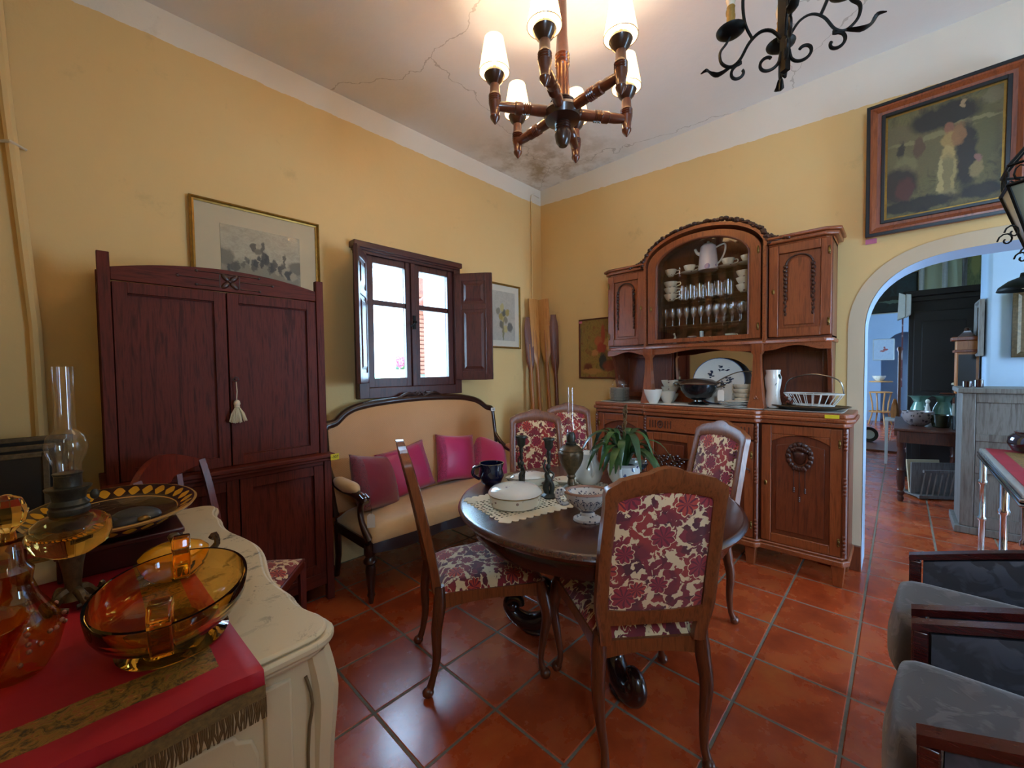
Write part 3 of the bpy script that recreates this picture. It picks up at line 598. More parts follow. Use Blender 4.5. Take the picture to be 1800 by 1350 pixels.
# ---------------- pictures ----------------
def picture(name, label, w, h, fw, depth, fmat, canvas, loc, rz=0, rot=None, mat_w=0, mat_m=None, inner=None, lipm=None):
    """local: x right, z up, front faces -y, base at z=0"""
    p = thing(name, label, 'picture', loc, rz, rot=rot)
    g = G(); prof = [(0, 0), (0, -depth), (fw*.35, -depth*1.15), (fw*.6, -depth*.7), (fw, -depth*.55), (fw, 0)]
    cs = [(-w/2, 0, 1, 1), (w/2, 0, -1, 1), (w/2, h, -1, -1), (-w/2, h, 1, -1)]
    for i in range(4):
        a, b = cs[i], cs[(i+1) % 4]
        for (u0, v0), (u1, v1) in zip(prof, prof[1:]): g.add([(a[0]+a[2]*u0, v0, a[1]+a[3]*u0), (b[0]+b[2]*u0, v0, b[1]+b[3]*u0), (b[0]+b[2]*u1, v1, b[1]+b[3]*u1), (a[0]+a[2]*u1, v1, a[1]+a[3]*u1)], [(0, 1, 2, 3)])
    g.box((-w/2+.002, -.003, .002), (w/2-.002, 0, h-.002)); f = g.obj('frame', fmat, p, angle=20)
    x, z0, z1 = w/2-fw, fw, h-fw
    def quad(nm, m, x0, x1, z0, z1, y):
        me = bpy.data.meshes.new(nm); me.from_pydata([(x0, y, z0), (x1, y, z0), (x1, y, z1), (x0, y, z1), (x0, y+.002, z0), (x1, y+.002, z0), (x1, y+.002, z1), (x0, y+.002, z1)], [], [(0, 1, 2, 3), (7, 6, 5, 4), (0, 4, 5, 1), (1, 5, 6, 2), (2, 6, 7, 3), (3, 7, 4, 0)])
        uv = me.uv_layers.new(name='UVMap'); 
        for l, c in zip(uv.data, [(0, 0), (1, 0), (1, 1), (0, 1)]+[(0, 0)]*20): l.uv = c
        me.materials.append(m); o = bpy.data.objects.new(nm, me); C.objects.link(o); o.parent = p; return o
    if mat_w:
        quad('mat_board', mat_m or M['paper'], -x, x, z0, z1, -depth*.3); mw = mat_w if isinstance(mat_w, tuple) else (mat_w,)*4
        quad('print', canvas, -x+mw[0], x-mw[1], z0+mw[2], z1-mw[3], -depth*.3-.0025)
    else: quad('canvas', canvas, -x, x, z0, z1, -depth*.35)
    return p, f
_r = random.Random(31)
eng_blobs = [(.5, .16, .62, .26, '#877c62'), (.05, .42, .12, .16, '#766c56'), (.95, .40, .13, .14, '#6f6650')]+[(u, .22+.30*max(0, 1-abs(u-.45)*2.2)*_r.uniform(.4, 1.15), _r.uniform(.018, .045), _r.uniform(.05, .13), _r.choice(['#3d372b', '#4f4838', '#2e2a22', '#a89c7e', '#655c48'])) for u in [.08+.84*i/25 for i in range(26)]]+[(.38, .66, .04, .09, '#4a4334'), (.50, .68, .03, .11, '#544c3a'), (.44, .60, .05, .06, '#6a604a'), (.78, .50, .02, .14, '#554d3c'), (.5, .04, .6, .06, '#5f5743')]
engm = painting('engraving', [(.3, '#a89c80'), (.6, '#c0b394')], eng_blobs, sc=10)
picture('engraving', 'gilt framed grey engraving of a crowd hung above the armoire', .705, .60, .024, .022, M['gold'], engm, (-2.766, -.006, 1.79), mat_w=(.12, .10, .12, .10))
flb = [(.5+.22*cos(i*2.4)*(i/9), .5+.26*sin(i*2.4)*(i/9), .085, .08, ['#b09a55', '#8a8570', '#c9b878', '#6d6a5c'][i % 4]) for i in range(11)]+[(.78, .28, .12, .1, '#6b6b68'), (.5, .2, .04, .25, '#8c8660')]
picture('flower_drawing', 'pale flower drawing in a thin gilt frame behind the right shutter', .50, .645, .018, .018, M['gold'], painting('flower print', [(.3, '#b8b2a4'), (.6, '#c8c2b2')], flb), (-.627, -.006, 1.60), mat_w=.06, mat_m=plain('ivory mat', '#d6cdb8', .8, var=.05))
stb = [(.62, .72, .06, .2, '#b54a30'), (.5, .62, .12, .09, '#c46a3c'), (.75, .6, .1, .08, '#d2a45c'), (.58, .5, .14, .1, '#b8402e'), (.78, .48, .08, .06, '#e0b070'), (.62, .26, .11, .16, '#1e2a30'), (.2, .16, .13, .1, '#7a2a18'), (.8, .2, .2, .1, '#8c3a20'), (.4, .42, .1, .06, '#cf8a50'), (.33, .1, .3, .05, '#c08a4a')]
picture('still_life_painting', 'small oil still life of red flowers in a vase, beside the sideboard', .45, .60, .014, .018, M['oar_d'], painting('still life', [(.3, '#7d6630'), (.5, '#a3853f'), (.7, '#8a4a2a')], stb), (-.006, -.735, 1.285), rz=-pi/2)
price_tag('price_tag', 'pink price tag on the top left corner of the still life', 'pinktag', (-.026, -.535, 1.845), -pi/2, .035, .022)
bp = [(.5, .62, .6, .3, '#6e6238'), (.86, .60, .14, .3, '#5f5a2c'), (.1, .8, .12, .12, '#6a5e3a'), (.92, .93, .1, .08, '#776c48'), (.52, .86, .34, .13, '#1b120b'), (.40, .70, .42, .025, '#857a4c'), (.8, .76, .2, .02, '#857a4c'), (.13, .62, .03, .12, '#2c2214'), (.18, .5, .12, .09, '#7d7244'), (.3, .64, .05, .11, '#5d4128'), (.12, .3, .18, .2, '#2a1a12'), (.17, .25, .10, .13, '#56291f'), (.72, .45, .09, .34, '#20150d'), (.57, .74, .055, .06, '#8c5a3e'), (.58, .62, .08, .09, '#a8894a'), (.65, .66, .06, .1, '#93683c'), (.68, .93, .025, .05, '#a98a60'), (.56, .50, .07, .08, '#b49a5a'), (.55, .30, .10, .2, '#8a7c4c'), (.50, .30, .03, .2, '#b7a468'), (.61, .28, .02, .18, '#a59358'), (.56, .13, .09, .05, '#8d7f50'), (.80, .30, .05, .09, '#94804e'), (.81, .40, .035, .04, '#94685a'), (.3, .08, .4, .07, '#120b07'), (.85, .1, .2, .08, '#1a110a')]
bpm = painting('biblical scene', [(.3, '#4a4424'), (.5, '#6d6536'), (.68, '#3a3018')], bp, sc=5)
p, f = picture('large_oil_painting', 'large dark oil painting of robed figures in a wide wooden frame above the arch', .66, .80, .085, .035, M['side'], bpm, (-.012, -3.068, 2.203), rz=-pi/2, rot=(radians(2.5), 0, -pi/2), mat_w=.014, mat_m=M['gold'])
g = G(); w, h = .66, .80
for a, b, y in ((.0, .018, -.042), (.07, .088, -.030)): fr(g, -w/2+a, w/2-a, a, h-a, b-a, y, y+.02)
g.obj('ebonised_strip', M['black'], f, bevel=.002)
price_tag('price_tag', 'pink price tag under the lower left corner of the large painting', 'pinktag', (-.006, -2.765, 2.165), -pi/2, .055, .032)
# ---------------- oars ----------------
def oar(label, top, bot, w, mat, shaft, face, blen, square):
    bot, top = Vector(bot), Vector(top); L = top-bot; n = L.length; zd = L.normalized(); nrm = Vector((cos(radians(face)), sin(radians(face)), 0)); yd = (nrm-zd*zd.dot(nrm)).normalized(); xd = yd.cross(zd)
    o = thing('oar', label, 'oar', group='oars leaning in the corner'); o.matrix_world = Matrix(((xd.x, yd.x, zd.x, bot.x), (xd.y, yd.y, zd.y, bot.y), (xd.z, yd.z, zd.z, bot.z), (0, 0, 0, 1)))
    g = G(); g.tube([(0, 0, 0), (0, 0, n-blen-.02), (0, 0, n-blen*.45)], [.021, .021, .012], 10); g.obj('shaft', M[shaft], o)
    def F(sg):
        def f(u, v):
            z = n-blen+blen*v; k = interp([0, .3, .8, 1], [.3, .9, 1, 1 if square else .6], v)*w/2; xx = (2*u-1); return Vector((xx*k, sg*(.011*(1-xx*xx)*(1-.7*v)+.004), z))
        return f
    g = G(); g.slab(F(1), 8, 16); g.slab(F(-1), 8, 16)
    for e in (0, 1): g.strip([F(1)(e, i/16) for i in range(17)], [F(-1)(e, i/16) for i in range(17)])
    g.strip([F(1)(i/8, 1) for i in range(9)], [F(-1)(i/8, 1) for i in range(9)]); g.obj('blade', M[mat], o, angle=50)
oar('narrow dark brown oar, leftmost of the oars in the corner', (-.30, -.06, 1.935), (-.33, -.20, .02), .095, 'oar_d', 'oar_m', 232, .64, False)
oar('light square-ended oar, left of the pale pair', (-.235, -.075, 2.13), (-.23, -.22, .02), .125, 'oar_l', 'oar_m', 262, .74, True)
oar('light square-ended oar, right of the pale pair', (-.10, -.10, 2.14), (-.12, -.26, .02), .125, 'oar_l', 'oar_m', 200, .74, True)
oar('narrow dark brown oar with a pale metal tip, rightmost in the corner', (-.05, -.20, 1.97), (-.12, -.34, .02), .095, 'oar_d', 'oar_d', 222, .70, False)
# ---------------- settee ----------------
so = thing('settee', 'carved walnut settee upholstered in peach fabric under the window', 'sofa', (-1.68, -.4, 0))
sx0, sx1 = -.77, .77   # local half width of the back
tp = [(-.77, 1.0), (-.755, 1.02), (-.70, 1.032), (-.665, 1.06), (-.62, 1.095), (-.54, 1.125), (-.40, 1.145), (-.2, 1.158), (0, 1.162), (.2, 1.158), (.40, 1.145), (.54, 1.12), (.62, 1.09), (.665, 1.058), (.70, 1.035), (.755, 1.022), (.77, 1.0)]
bk = lambda z: .20+.10*max(0, (z-.45)/.7)
g = G(); g.tube([(x, bk(z), z) for x, z in tp], .030, 8, 3, flat=1.0); g.tube([(-.775, bk(1.0), 1.01), (-.78, bk(.8), .8), (-.765, bk(.6), .6), (-.75, bk(.45), .42)], [.024, .022, .024, .028], 8, 3); g.tube([(.775, bk(1.0), 1.01), (.78, bk(.8), .8), (.765, bk(.6), .6), (.75, bk(.45), .42)], [.024, .022, .024, .028], 8, 3)
fm = g.obj('back_frame', M['sofa_wood'], so, angle=60)
g = G()
for s in (-1, 1):
    for k in range(4):
        c = (s*(.05+.055*k), bk(1.17)-.012, 1.172-.006*k); g.tube([(c[0]+s*.028*(1-q/14)*cos(q*.75), c[1]-.004*q/5, c[2]+.022*(1-q/14)*sin(q*.75)) for q in range(11)], .007, 6)
    g.tube([(s*.02, bk(1.17)-.01, 1.18), (s*.12, bk(1.17)-.015, 1.205), (s*.2, bk(1.16)-.01, 1.178), (s*.29, bk(1.16), 1.165)], [.012, .014, .011, .004], 6, 4)
for k in range(9): g.ball((-.06+.015*k, bk(1.18)-.015, 1.20+.008*sin(k*2)), (.012, .012, .014), 6)
g.obj('carved_crest', M['sofa_wood'], fm)
def topz(x): return interp([p[0] for p in tp], [p[1] for p in tp], x)-.014
g = G()
def F(sg, amp):
    def f(u, v):
        x = -.755+1.51*u; z = .44+(topz(x)-.44)*v; k = (1-(2*u-1)**6)*(1-(2*v-1)**6); return Vector((x, bk(z)-sg*(.012+amp*k), z))
    return f
g.slab(F(1, .035), 30, 14); g.slab(F(-1, .0), 30, 14); g.obj('back_cushion', M['sofa'], so, angle=60)
g = G()   # seat: front edge bowed
def yf(u): return -.30-.03*(1-(2*u-1)**2)-.0
def F2(top):
    def f(u, v):
        x = -.74+1.48*u; y0 = .20; y = y0+(yf(u)-y0)*v; k = (1-(2*u-1)**10)*(1-(max(0, v)*2-1)**10); return Vector((x, y, (.375 if not top else .40+.075*max(0, k)**.5)))
    return f
g.slab(F2(1), 30, 14); g.slab(F2(0), 30, 14)
g.strip([F2(1)(i/30, 1) for i in range(31)], [F2(0)(i/30, 1) for i in range(31)]); g.strip([F2(1)(0, i/14) for i in range(15)], [F2(0)(0, i/14) for i in range(15)]); g.strip([F2(1)(1, i/14) for i in range(15)], [F2(0)(1, i/14) for i in range(15)])
g.obj('seat_cushion', M['sofa_seat'], so, angle=70)
g = G(); A = []; B = []
for i in range(31):
    u = i/30; A.append((-.74+1.48*u, yf(u)+.004, .378)); B.append((-.74+1.48*u, yf(u)+.004, .315-.02*abs(sin(u*pi*3))))
g.strip(A, B); g.strip([(x, y+.03, z) for x, y, z in A], [(x, y+.03, z) for x, y, z in B]); g.strip(B, [(x, y+.03, z) for x, y, z in B])
g.box((-.75, -.28, .32), (-.725, .22, .38)); g.box((.725, -.28, .32), (.75, .22, .38)); g.box((-.74, .19, .32), (.74, .22, .40)); g.obj('seat_rail', M['sofa_wood'], so)
for s in (-1, 1):
    g = G(); g.tube([(s*.775, bk(.8), .80), (s*.785, .16, .70), (s*.785, .05, .655), (s*.775, -.12, .65), (s*.765, -.235, .635), (s*.762, -.27, .615)], [.018, .02, .022, .024, .03, .02], 8, 4)
    g.tube([(s*.765, -.24, .63), (s*.75, -.17, .55), (s*.755, -.20, .47), (s*.745, -.27, .38)], [.02, .018, .018, .024], 8, 4)
    for k in range(3): g.tube([(s*.765-.018+.018*k, -.23, .655), (s*.765-.018+.018*k, -.275, .64)], .007, 6)
    a = g.obj('arm', M['sofa_wood'], so, angle=60)
    g = G(); g.tube([(s*.784, .10, .69), (s*.786, .03, .688), (s*.784, -.06, .682), (s*.775, -.15, .68), (s*.77, -.19, .665)], [.012, .036, .040, .034, .012], 12, 4); g.obj('arm_pad', M['sofa_seat'], a)
    g = G(); g.solid([(.030, .36), (.036, .33), (.036, .30), (.026, .285), (.04, .265), (.04, .25), (.026, .235), (.03, .20), (.024, .12), (.018, .07), (.024, .05), (.018, .035), (.012, 0)], (s*.735, -.25, 0), 14); g.obj('leg', M['sofa_wood'], so)
    g = G(); g.tube([(s*.735, .2, .36), (s*.735, .2, .15), (s*.735, .235, 0)], [.024, .02, .016], 8); g.obj('leg', M['sofa_wood'], so)
def price_label(name, label, loc, rz, pts=None):
    o = thing(name, label, 'price tag', loc, rz); g = G(); g.prism([(-.022, -.10), (.022, -.10), (.022, -.03), (.010, -.018), (-.010, -.018), (-.022, -.03)], -.0008, .0008, XZ); g.obj('card', M['tagp'], o)
    g = G(); g.tube([(0, -.0, -.022), (.004, -.004, .0), (0, 0, .035)], .0012, 5); g.tube([(-.004, 0, .03), (-.02, -.004, .022), (-.03, 0, .03)], .0012, 4); g.obj('string', M['ink'], o); return o
price_label('price_tag', 'white paper price tag hanging from the left arm of the settee', (-2.432, -.705, .575), radians(-35))
price_tag('price_tag', 'small white price tag on the top right corner of the settee', 'tagp', (-.93, -.165, 1.0), radians(-25), .04, .03, '180')
def cushion(label, loc, rot, w, h, mat, d=.075):
    o = thing('cushion', label, 'cushion', loc, group='satin cushions on the settee', rot=rot)
    g = G()
    def F(sg):
        def f(u, v):
            a, b = 2*u-1, 2*v-1; pin = 1-.07*(1-abs(a)**2)*(abs(b)**3); pin2 = 1-.07*(1-abs(b)**2)*(abs(a)**3)
            k = max(0, (1-a**2))**.5*max(0, (1-b**2))**.5; return Vector((a*w/2*pin2, sg*d*k**.8, b*h/2*pin))
        return f
    g.slab(F(1), 16, 16); g.slab(F(-1), 16, 16); c = g.obj('cover', mat, o, angle=80); return o
cushion('dark wine-red satin cushion at the left end of the settee', (-2.215, -.35, .635), (radians(-22), radians(12), radians(22)), .41, .38, M['burg'])
cushion('magenta satin cushion, second from the left on the settee', (-1.92, -.26, .645), (radians(-16), radians(-8), radians(2)), .42, .36, M['pink'])
cushion('bright magenta satin cushion, third from the left on the settee', (-1.46, -.27, .665), (radians(-14), radians(7), radians(-4)), .38, .38, M['pink2'])
cushion('light pink satin cushion at the right end of the settee', (-1.09, -.28, .625), (radians(-48), radians(24), radians(-20)), .36, .36, M['pink2'])
# ---------------- sideboard ----------------
sb = thing('sideboard', 'carved oak sideboard base with three doors, a drawer and tapered feet', 'sideboard', (-.2, -1.81, 0), -pi/2)
# local: x right (towards -world y), y into the wall, z up.  front of side bays at y=-.17, centre bay proud at -.20
H0, H1 = .165, 1.0
def bay(g, x0, x1, yf_): g.box((x0, yf_+.02, H0), (x1, .18, H1))
g = G(); bay(g, -.885, -.41, -.165); bay(g, -.41, .41, -.195); bay(g, .41, .885, -.165); g.obj('carcass', M['side_d'], sb)
def outline(y_side, y_mid, ext):
    return [(-.885-ext, .19), (-.885-ext, y_side+.05), (-.86-ext*.5, y_side), (-.42-ext*.3, y_side), (-.40, y_mid), (.40, y_mid), (.42+ext*.3, y_side), (.86+ext*.5, y_side), (.885+ext, y_side+.05), (.885+ext, .19)]
g = G(); g.prism(outline(-.20, -.235, .02), 1.055, 1.085); g.prism(outline(-.21, -.245, .03), 1.03, 1.056); g.prism(outline(-.195, -.23, .012), 1.0, 1.03); tp_ = g.obj('worktop', M['side_y'], sb, bevel=.007)
g = G(); g.prism(outline(-.15, -.19, -.03), 1.085, 1.091); g.obj('marble_inset', white_plaster('grey marble', '#b9b2a8', '#8f877c'), tp_, bevel=.002)
g = G(); g.prism(outline(-.185, -.22, .01), .135, .175); g.prism(outline(-.178, -.213, .0), .175, .195); g.obj('plinth', M['side_y'], sb, bevel=.008)
for x in (-.84, -.36, .36, .84):
    yy_ = -.165 if abs(x) > .5 else -.18; g = G()
    g.add([(x+a*(.036 if t else .024), yy_+b*(.036 if t else .024)+.03, .14 if t else 0) for t in (0, 1) for a, b in ((-1, -1), (1, -1), (1, 1), (-1, 1))], [(3, 2, 1, 0), (4, 5, 6, 7), (0, 1, 5, 4), (1, 2, 6, 5), (2, 3, 7, 6), (3, 0, 4, 7)]); g.obj('foot', M['side'], sb, bevel=.004)
for x in (-.84, .84): g = G(); g.box((x-.03, .12, 0), (x+.03, .18, .14)); g.obj('foot', M['side'], sb, bevel=.003)
for x, y in ((-.87, -.178), (-.40, -.205), (.40, -.205), (.87, -.178)):   # beaded corner columns
    g = G(); g.tube([(x, y+.006, .2), (x, y+.006, .995)], .014, 8)
    for z0, z1 in ((.22, .36), (.58, .70), (.86, .98)):
        k = int((z1-z0)/.024)
        for i in range(k): g.ball((x, y-.006, z0+.012+i*.024), (.011, .011, .013), 6)
    g.obj('beaded_column', M['side_d'], sb)
def escut(d, x, y, z): g = G(); g.ball((x, y-.002, z), (.009, .004, .018), 10); g.obj('escutcheon', M['brass'], d)
def hinge(d, x, y, z): g = G(); g.solid([(.004, -.026), (.007, -.02), (.005, -.015), (.007, -.012), (.007, .012), (.005, .015), (.007, .02), (.003, .026)], (x, y-.004, z), 8); g.obj('hinge', M['brass'], d)
def carved_medal(g, cx, cz, y, r):
    g.tube([(cx+r*.82*cos(q*pi/14), y-.004, cz+r*1.05*sin(q*pi/14)) for q in range(28)], .006, 6, closed=True)
    for k in range(16):
        a = k*pi/8; g.ball((cx+r*.72*cos(a), y-.010, cz+r*.92*sin(a)), (.015, .012, .018), 6)
    g.solid([(.012, -.045), (.03, -.03), (.036, .01), (.04, .03), (.03, .035)], (cx, y-.004, cz-.005), 12, 1, .35)
    for k in range(7): g.ball((cx-.036+.012*k, y-.016, cz+.045+.012*cos((k-3)*.6)), (.013, .012, .013), 6)
    for k in range(9): g.ball((cx-.03+.0075*k, y-.012, cz-r*.95+.008*(k % 2)), (.010, .010, .012), 6)
    for dx, L in ((-.03, .14), (0, .20), (.03, .14)):
        g.tube([(cx+dx, y-.002, cz-r*1.1), (cx+dx, y-.002, cz-r*1.1-L)], .0025, 5)
        for i in range(3): g.ball((cx+dx, y-.003, cz-r*1.1-L+.012*i), (.006, .004, .007), 6)
def cab_door(x0, x1, z0, z1, y, arch, hinge_side, kind):
    g = G(); st = .058; fr(g, x0, x1, z0, z1, st, y-.012, y+.02); w = x1-x0-2*st
    pts = [(x0+st, z1-st)]+[(x0+st+w*i/16, z1-st-.005-(.05 if arch else .0)*(abs(i/8-1)**2.2)) for i in range(17)]+[(x1-st, z1-st)]
    if arch: g.prism(pts, -(y+.01), -(y-.010), XZ)
    d = g.obj('door', M['side'], sb, bevel=.004)
    g = G(); e = .028; pa = [(x0+st, z0+st), (x1-st, z0+st), (x1-st, z1-st), (x0+st, z1-st)]; g.prism(pa, -(y+.008), -(y+.004), XZ)
    b = .012; xa, xb, za, zb = x0+st+e, x1-st-e, z0+st+e, z1-st-e-(.03 if arch else 0)
    top = [(xb-(xb-xa)*i/12, zb-(.02 if arch else 0)*abs(i/6-1)**2) for i in range(13)]; g.prism([(xa, za), (xb, za)]+top, -(y+.004), -(y-.006), XZ); g.obj('panel', M['side_d'], d, bevel=.004)
    g = G(); cx = (x0+x1)/2
    if kind == 'medal': carved_medal(g, cx, (z0+z1)/2+.2, y-.006, .085)
    else:
        for k in range(26):
            a = k*2.4; r = .012+.014*sqrt(k)*.9; g.ball((cx+r*cos(a)*1.5, y-.012, (z0+z1)/2+.12+r*sin(a)*.7), (.014, .010, .011), 6)
        for s in (-1, 1): g.tube([(cx+s*.03, y-.01, (z0+z1)/2+.12), (cx+s*.12, y-.012, (z0+z1)/2+.15), (cx+s*.17, y-.008, (z0+z1)/2+.13), (cx+s*.15, y-.008, (z0+z1)/2+.11)], [.01, .009, .006, .004], 6, 4)
    g.obj('carving', M['carve'], d)
    xs = x1-.012 if hinge_side > 0 else x0+.012
    for z in (z0+.09, z1-.09): hinge(d, xs, y-.014, z)
    escut(d, x0+.026 if hinge_side > 0 else x1-.026, y-.014, (z0+z1)/2)
cab_door(-.855, -.425, .20, .99, -.167, 1, -1, 'medal'); cab_door(.425, .855, .20, .99, -.167, 1, 1, 'medal')
cab_door(-.385, -.002, .20, .865, -.197, 0, -1, 'spray'); cab_door(.002, .385, .20, .865, -.197, 0, 1, 'spray')
g = G(); g.box((-.385, -.212, .88), (.385, -.18, .99)); d = g.obj('drawer', M['side_y'], sb, bevel=.004)
g = G()
for cx in (-.27, .27):
    g.tube([(cx+.02*cos(q*pi/8), -.214, .935+.026*sin(q*pi/8)) for q in range(16)], .005, 6, closed=True); g.ball((cx, -.214, .935), (.009, .006, .012), 8)
    for dx in (-.085, -.06, -.04, .04, .06, .085): g.tube([(cx+dx, -.212, .905), (cx+dx, -.212, .965)], .004, 6)
g.obj('carving', M['carve'], d)
# hutch on the sideboard
hu = thing('display_hutch', 'oak display hutch with an arched glazed door standing on the sideboard', 'cabinet', (-.2, -1.81, 1.092), -pi/2)
Z = lambda z: z-1.092
LO, HI = 1.545, 2.19   # bottom / top of the side cabinets
X1 = .79; XM = .43
g = G(); g.box((-X1, -.10, Z(LO)), (-XM, .16, Z(LO)+.03)); g.box((XM, -.10, Z(LO)), (X1, .16, Z(LO)+.03)); g.box((-XM, -.12, Z(LO)), (XM, .16, Z(LO)+.03))
g.box((-X1, .145, Z(LO)), (X1, .16, Z(HI))); g.box((-X1, -.09, Z(LO)), (-X1+.02, .15, Z(HI))); g.box((X1-.02, -.09, Z(LO)), (X1, .15, Z(HI))); g.box((-XM-.01, -.11, Z(LO)), (-XM+.01, .15, Z(2.28))); g.box((XM-.01, -.11, Z(LO)), (XM+.01, .15, Z(2.28)))
g.box((-X1, -.09, Z(HI)-.02), (-XM, .15, Z(HI))); g.box((XM, -.09, Z(HI)-.02), (X1, .15, Z(HI)))
pts = arc(0, Z(2.20), XM, .225, 0, 180, 24); g.prism([(XM, Z(LO)+.03)]+pts+[(-XM, Z(LO)+.03)], -.16, -.145, XZ)
cs = g.obj('case', M['side_d'], hu)
# arched roof band
g = G(); o_ = arc(0, Z(2.20), XM+.012, .245, 0, 180, 28); i_ = arc(0, Z(2.20), XM-.006, .222, 0, 180, 28)
for y0, y1, oo, ii in ((-.15, .155, o_, i_),): 
    A = [(x, y0, z) for x, z in oo]; B = [(x, y1, z) for x, z in oo]; Cc = [(x, y1, z) for x, z in ii]; D = [(x, y0, z) for x, z in ii]; g.strip(A, B); g.strip(B, Cc); g.strip(Cc, D); g.strip(D, A)
for s in (-1, 1): g.box((s*XM-.006 if s < 0 else XM-.012, -.15, Z(LO)), (s*XM+.012 if s < 0 else XM+.006, -.10, Z(2.20)))
g.obj('arched_surround', M['side_y'], hu, angle=30)
g = G(); rr = random.Random(5)   # carved leaf garland on top of the arch
for i in range(75):
    a = radians(2+176*i/74); x, z = (XM+.02)*cos(a), Z(2.20)+.262*sin(a); g.ball((x+rr.uniform(-.006, .006), -.15+rr.uniform(0, .03), z+rr.uniform(-.006, .008)), (.020, .022, .014), 6)
for s in (-1, 1):
    g.tube([(s*(XM+.02), -.13, Z(2.26)), (s*(XM+.05), -.13, Z(2.235)), (s*(XM+.11), -.12, Z(2.225)), (s*(XM+.17), -.12, Z(2.222))], [.025, .022, .016, .008], 8, 4)
    for k in range(6): g.ball((s*(XM+.03+.02*k), -.145, Z(2.25)-.005*k), (.014, .012, .012), 6)
g.obj('garland', M['carve'], hu)
for s in (-1, 1):
    a, b = sorted((s*(XM+.012), s*(X1+.03))); g = G()
    def crn(y, e, z0, z1): g.prism([(a-(e if s < 0 else 0), .16), (a-(e if s < 0 else 0), y+(.05 if s < 0 else 0)), (a+.06*(s < 0), y), (b-.06*(s > 0), y), (b+(e if s > 0 else 0), y+(.05 if s > 0 else 0)), (b+(e if s > 0 else 0), .16)], Z(z0), Z(z1))
    crn(-.155, .015, 2.225, 2.245); crn(-.14, 0, 2.20, 2.225); crn(-.115, -.025, 2.185, 2.20); g.obj('cornice', M['side_y'], hu, bevel=.006)
    # side doors with garland carving
    x0, x1 = sorted((s*(XM+.018), s*(X1-.004))); y = -.105; z0, z1 = Z(LO)+.035, Z(HI)-.005; g = G(); st = .055
    fr(g, x0, x1, z0, z1, st, y-.014, y+.02); d = g.obj('door', M['side'], hu, bevel=.004)
    g = G(); g.box((x0+st, y+.002, z0+st), (x1-st, y+.012, z1-st)); cx = (x0+x1)/2; hw_ = .062; za, zb = z0+st+.02, z1-st-.03
    g.prism([(cx-hw_-.02, za), (cx+hw_+.02, za), (cx+hw_+.02, za+.14), (cx+hw_, za+.16), (cx+hw_, zb-.06)]+arc(cx, zb-.06, hw_, .055, 0, 180, 10)[1:-1]+[(cx-hw_, zb-.06), (cx-hw_, za+.16), (cx-hw_-.02, za+.14)], -(y+.004), -(y-.008), XZ); g.obj('panel', M['side'], d, bevel=.003)
    g = G()
    for sg in (-1, 1):
        for k in range(13): g.ball((cx+sg*(hw_+.012+.003*(k % 2)), y-.008, zb-.06-.026*k), (.013-.0004*k, .012, .014), 6)
    g.tube([(cx+x_-cx, y-.006, z_) for x_, z_ in arc(cx, zb-.055, hw_+.012, .066, 0, 180, 10)], .006, 6); g.obj('carving', M['carve'], d)
    escut(d, x0+.026 if s > 0 else x1-.026, y-.016, (z0+z1)/2)
    for z in (z0+.08, z1-.08): hinge(d, x1-.012 if s > 0 else x0+.012, y-.016, z)
# glazed centre door
g = G(); x0, x1 = -.405, .405; gz0, gz1 = Z(1.61), Z(2.20); gx = .33
o_ = [(x1, Z(1.578)), (x1, Z(2.19))]+arc(0, Z(2.19), .405, .205, 0, 180, 28)[1:]+[(x0, Z(1.578))]; i_ = [(gx, gz0), (gx, Z(2.17))]+arc(0, Z(2.17), gx, .175, 0, 180, 28)[1:]+[(-gx, gz0)]
ys_ = (-.142, -.118); A = [(x, ys_[0], z) for x, z in o_]; B = [(x, ys_[0], z) for x, z in i_]; Cc = [(x, ys_[1], z) for x, z in i_]; D = [(x, ys_[1], z) for x, z in o_]
for P, Q in ((A, B), (B, Cc), (Cc, D), (D, A)): g.strip(P, Q, closed=True)
d = g.obj('glazed_door', M['side'], hu, angle=30, bevel=.004)
g = G(); g.add([(x, -.128, z) for x, z in i_], [tuple(range(len(i_)))]); g.obj('pane', M['showglass'], d)
g = G(); g.tube([(gx+.0*1, -.143, gz0), (gx, -.143, Z(2.17))]+[(x, -.143, z) for x, z in arc(0, Z(2.17), gx+.004, .179, 0, 180, 20)]+[(-gx-.004, -.143, gz0)], .006, 6); g.obj('bead_moulding', M['side_d'], d)
escut(d, -.375, -.146, Z(1.86)); hinge(d, .39, -.146, Z(1.66)); hinge(d, .39, -.146, Z(2.18))
SH = [1.715, 1.925, 2.125]
for z in SH: g = G(); g.box((-.418, -.09, Z(z)-.006), (.418, .14, Z(z))); g.obj('shelf', M['thin'], hu)
g = G(); g.prism([(-X1-.01, .16), (-X1-.01, -.09), (-X1+.03, -.125), (-XM-.02, -.13), (-XM+.01, -.15), (XM-.01, -.15), (XM+.02, -.13), (X1-.03, -.125), (X1+.01, -.09), (X1+.01, .16)], Z(1.535), Z(1.562)); g.obj('waist_moulding', M['side_y'], hu, bevel=.006)
for a, b, y in ((-X1, -XM+.02, -.115), (-XM+.05, XM-.05, -.135), (XM-.02, X1, -.115)):
    g = G(); n = 20; P = [(a+(b-a)*i/n, Z(1.50)+.022*(abs(2*i/n-1)**1.5 < .5)*cos((2*i/n-1)*pi*.8)-.012*abs(2*i/n-1)) for i in range(n+1)]; g.prism([(a, Z(1.536)), (b, Z(1.536))]+P[::-1], -(y+.015), -y, XZ); g.obj('apron', M['side_y'], hu, angle=30)
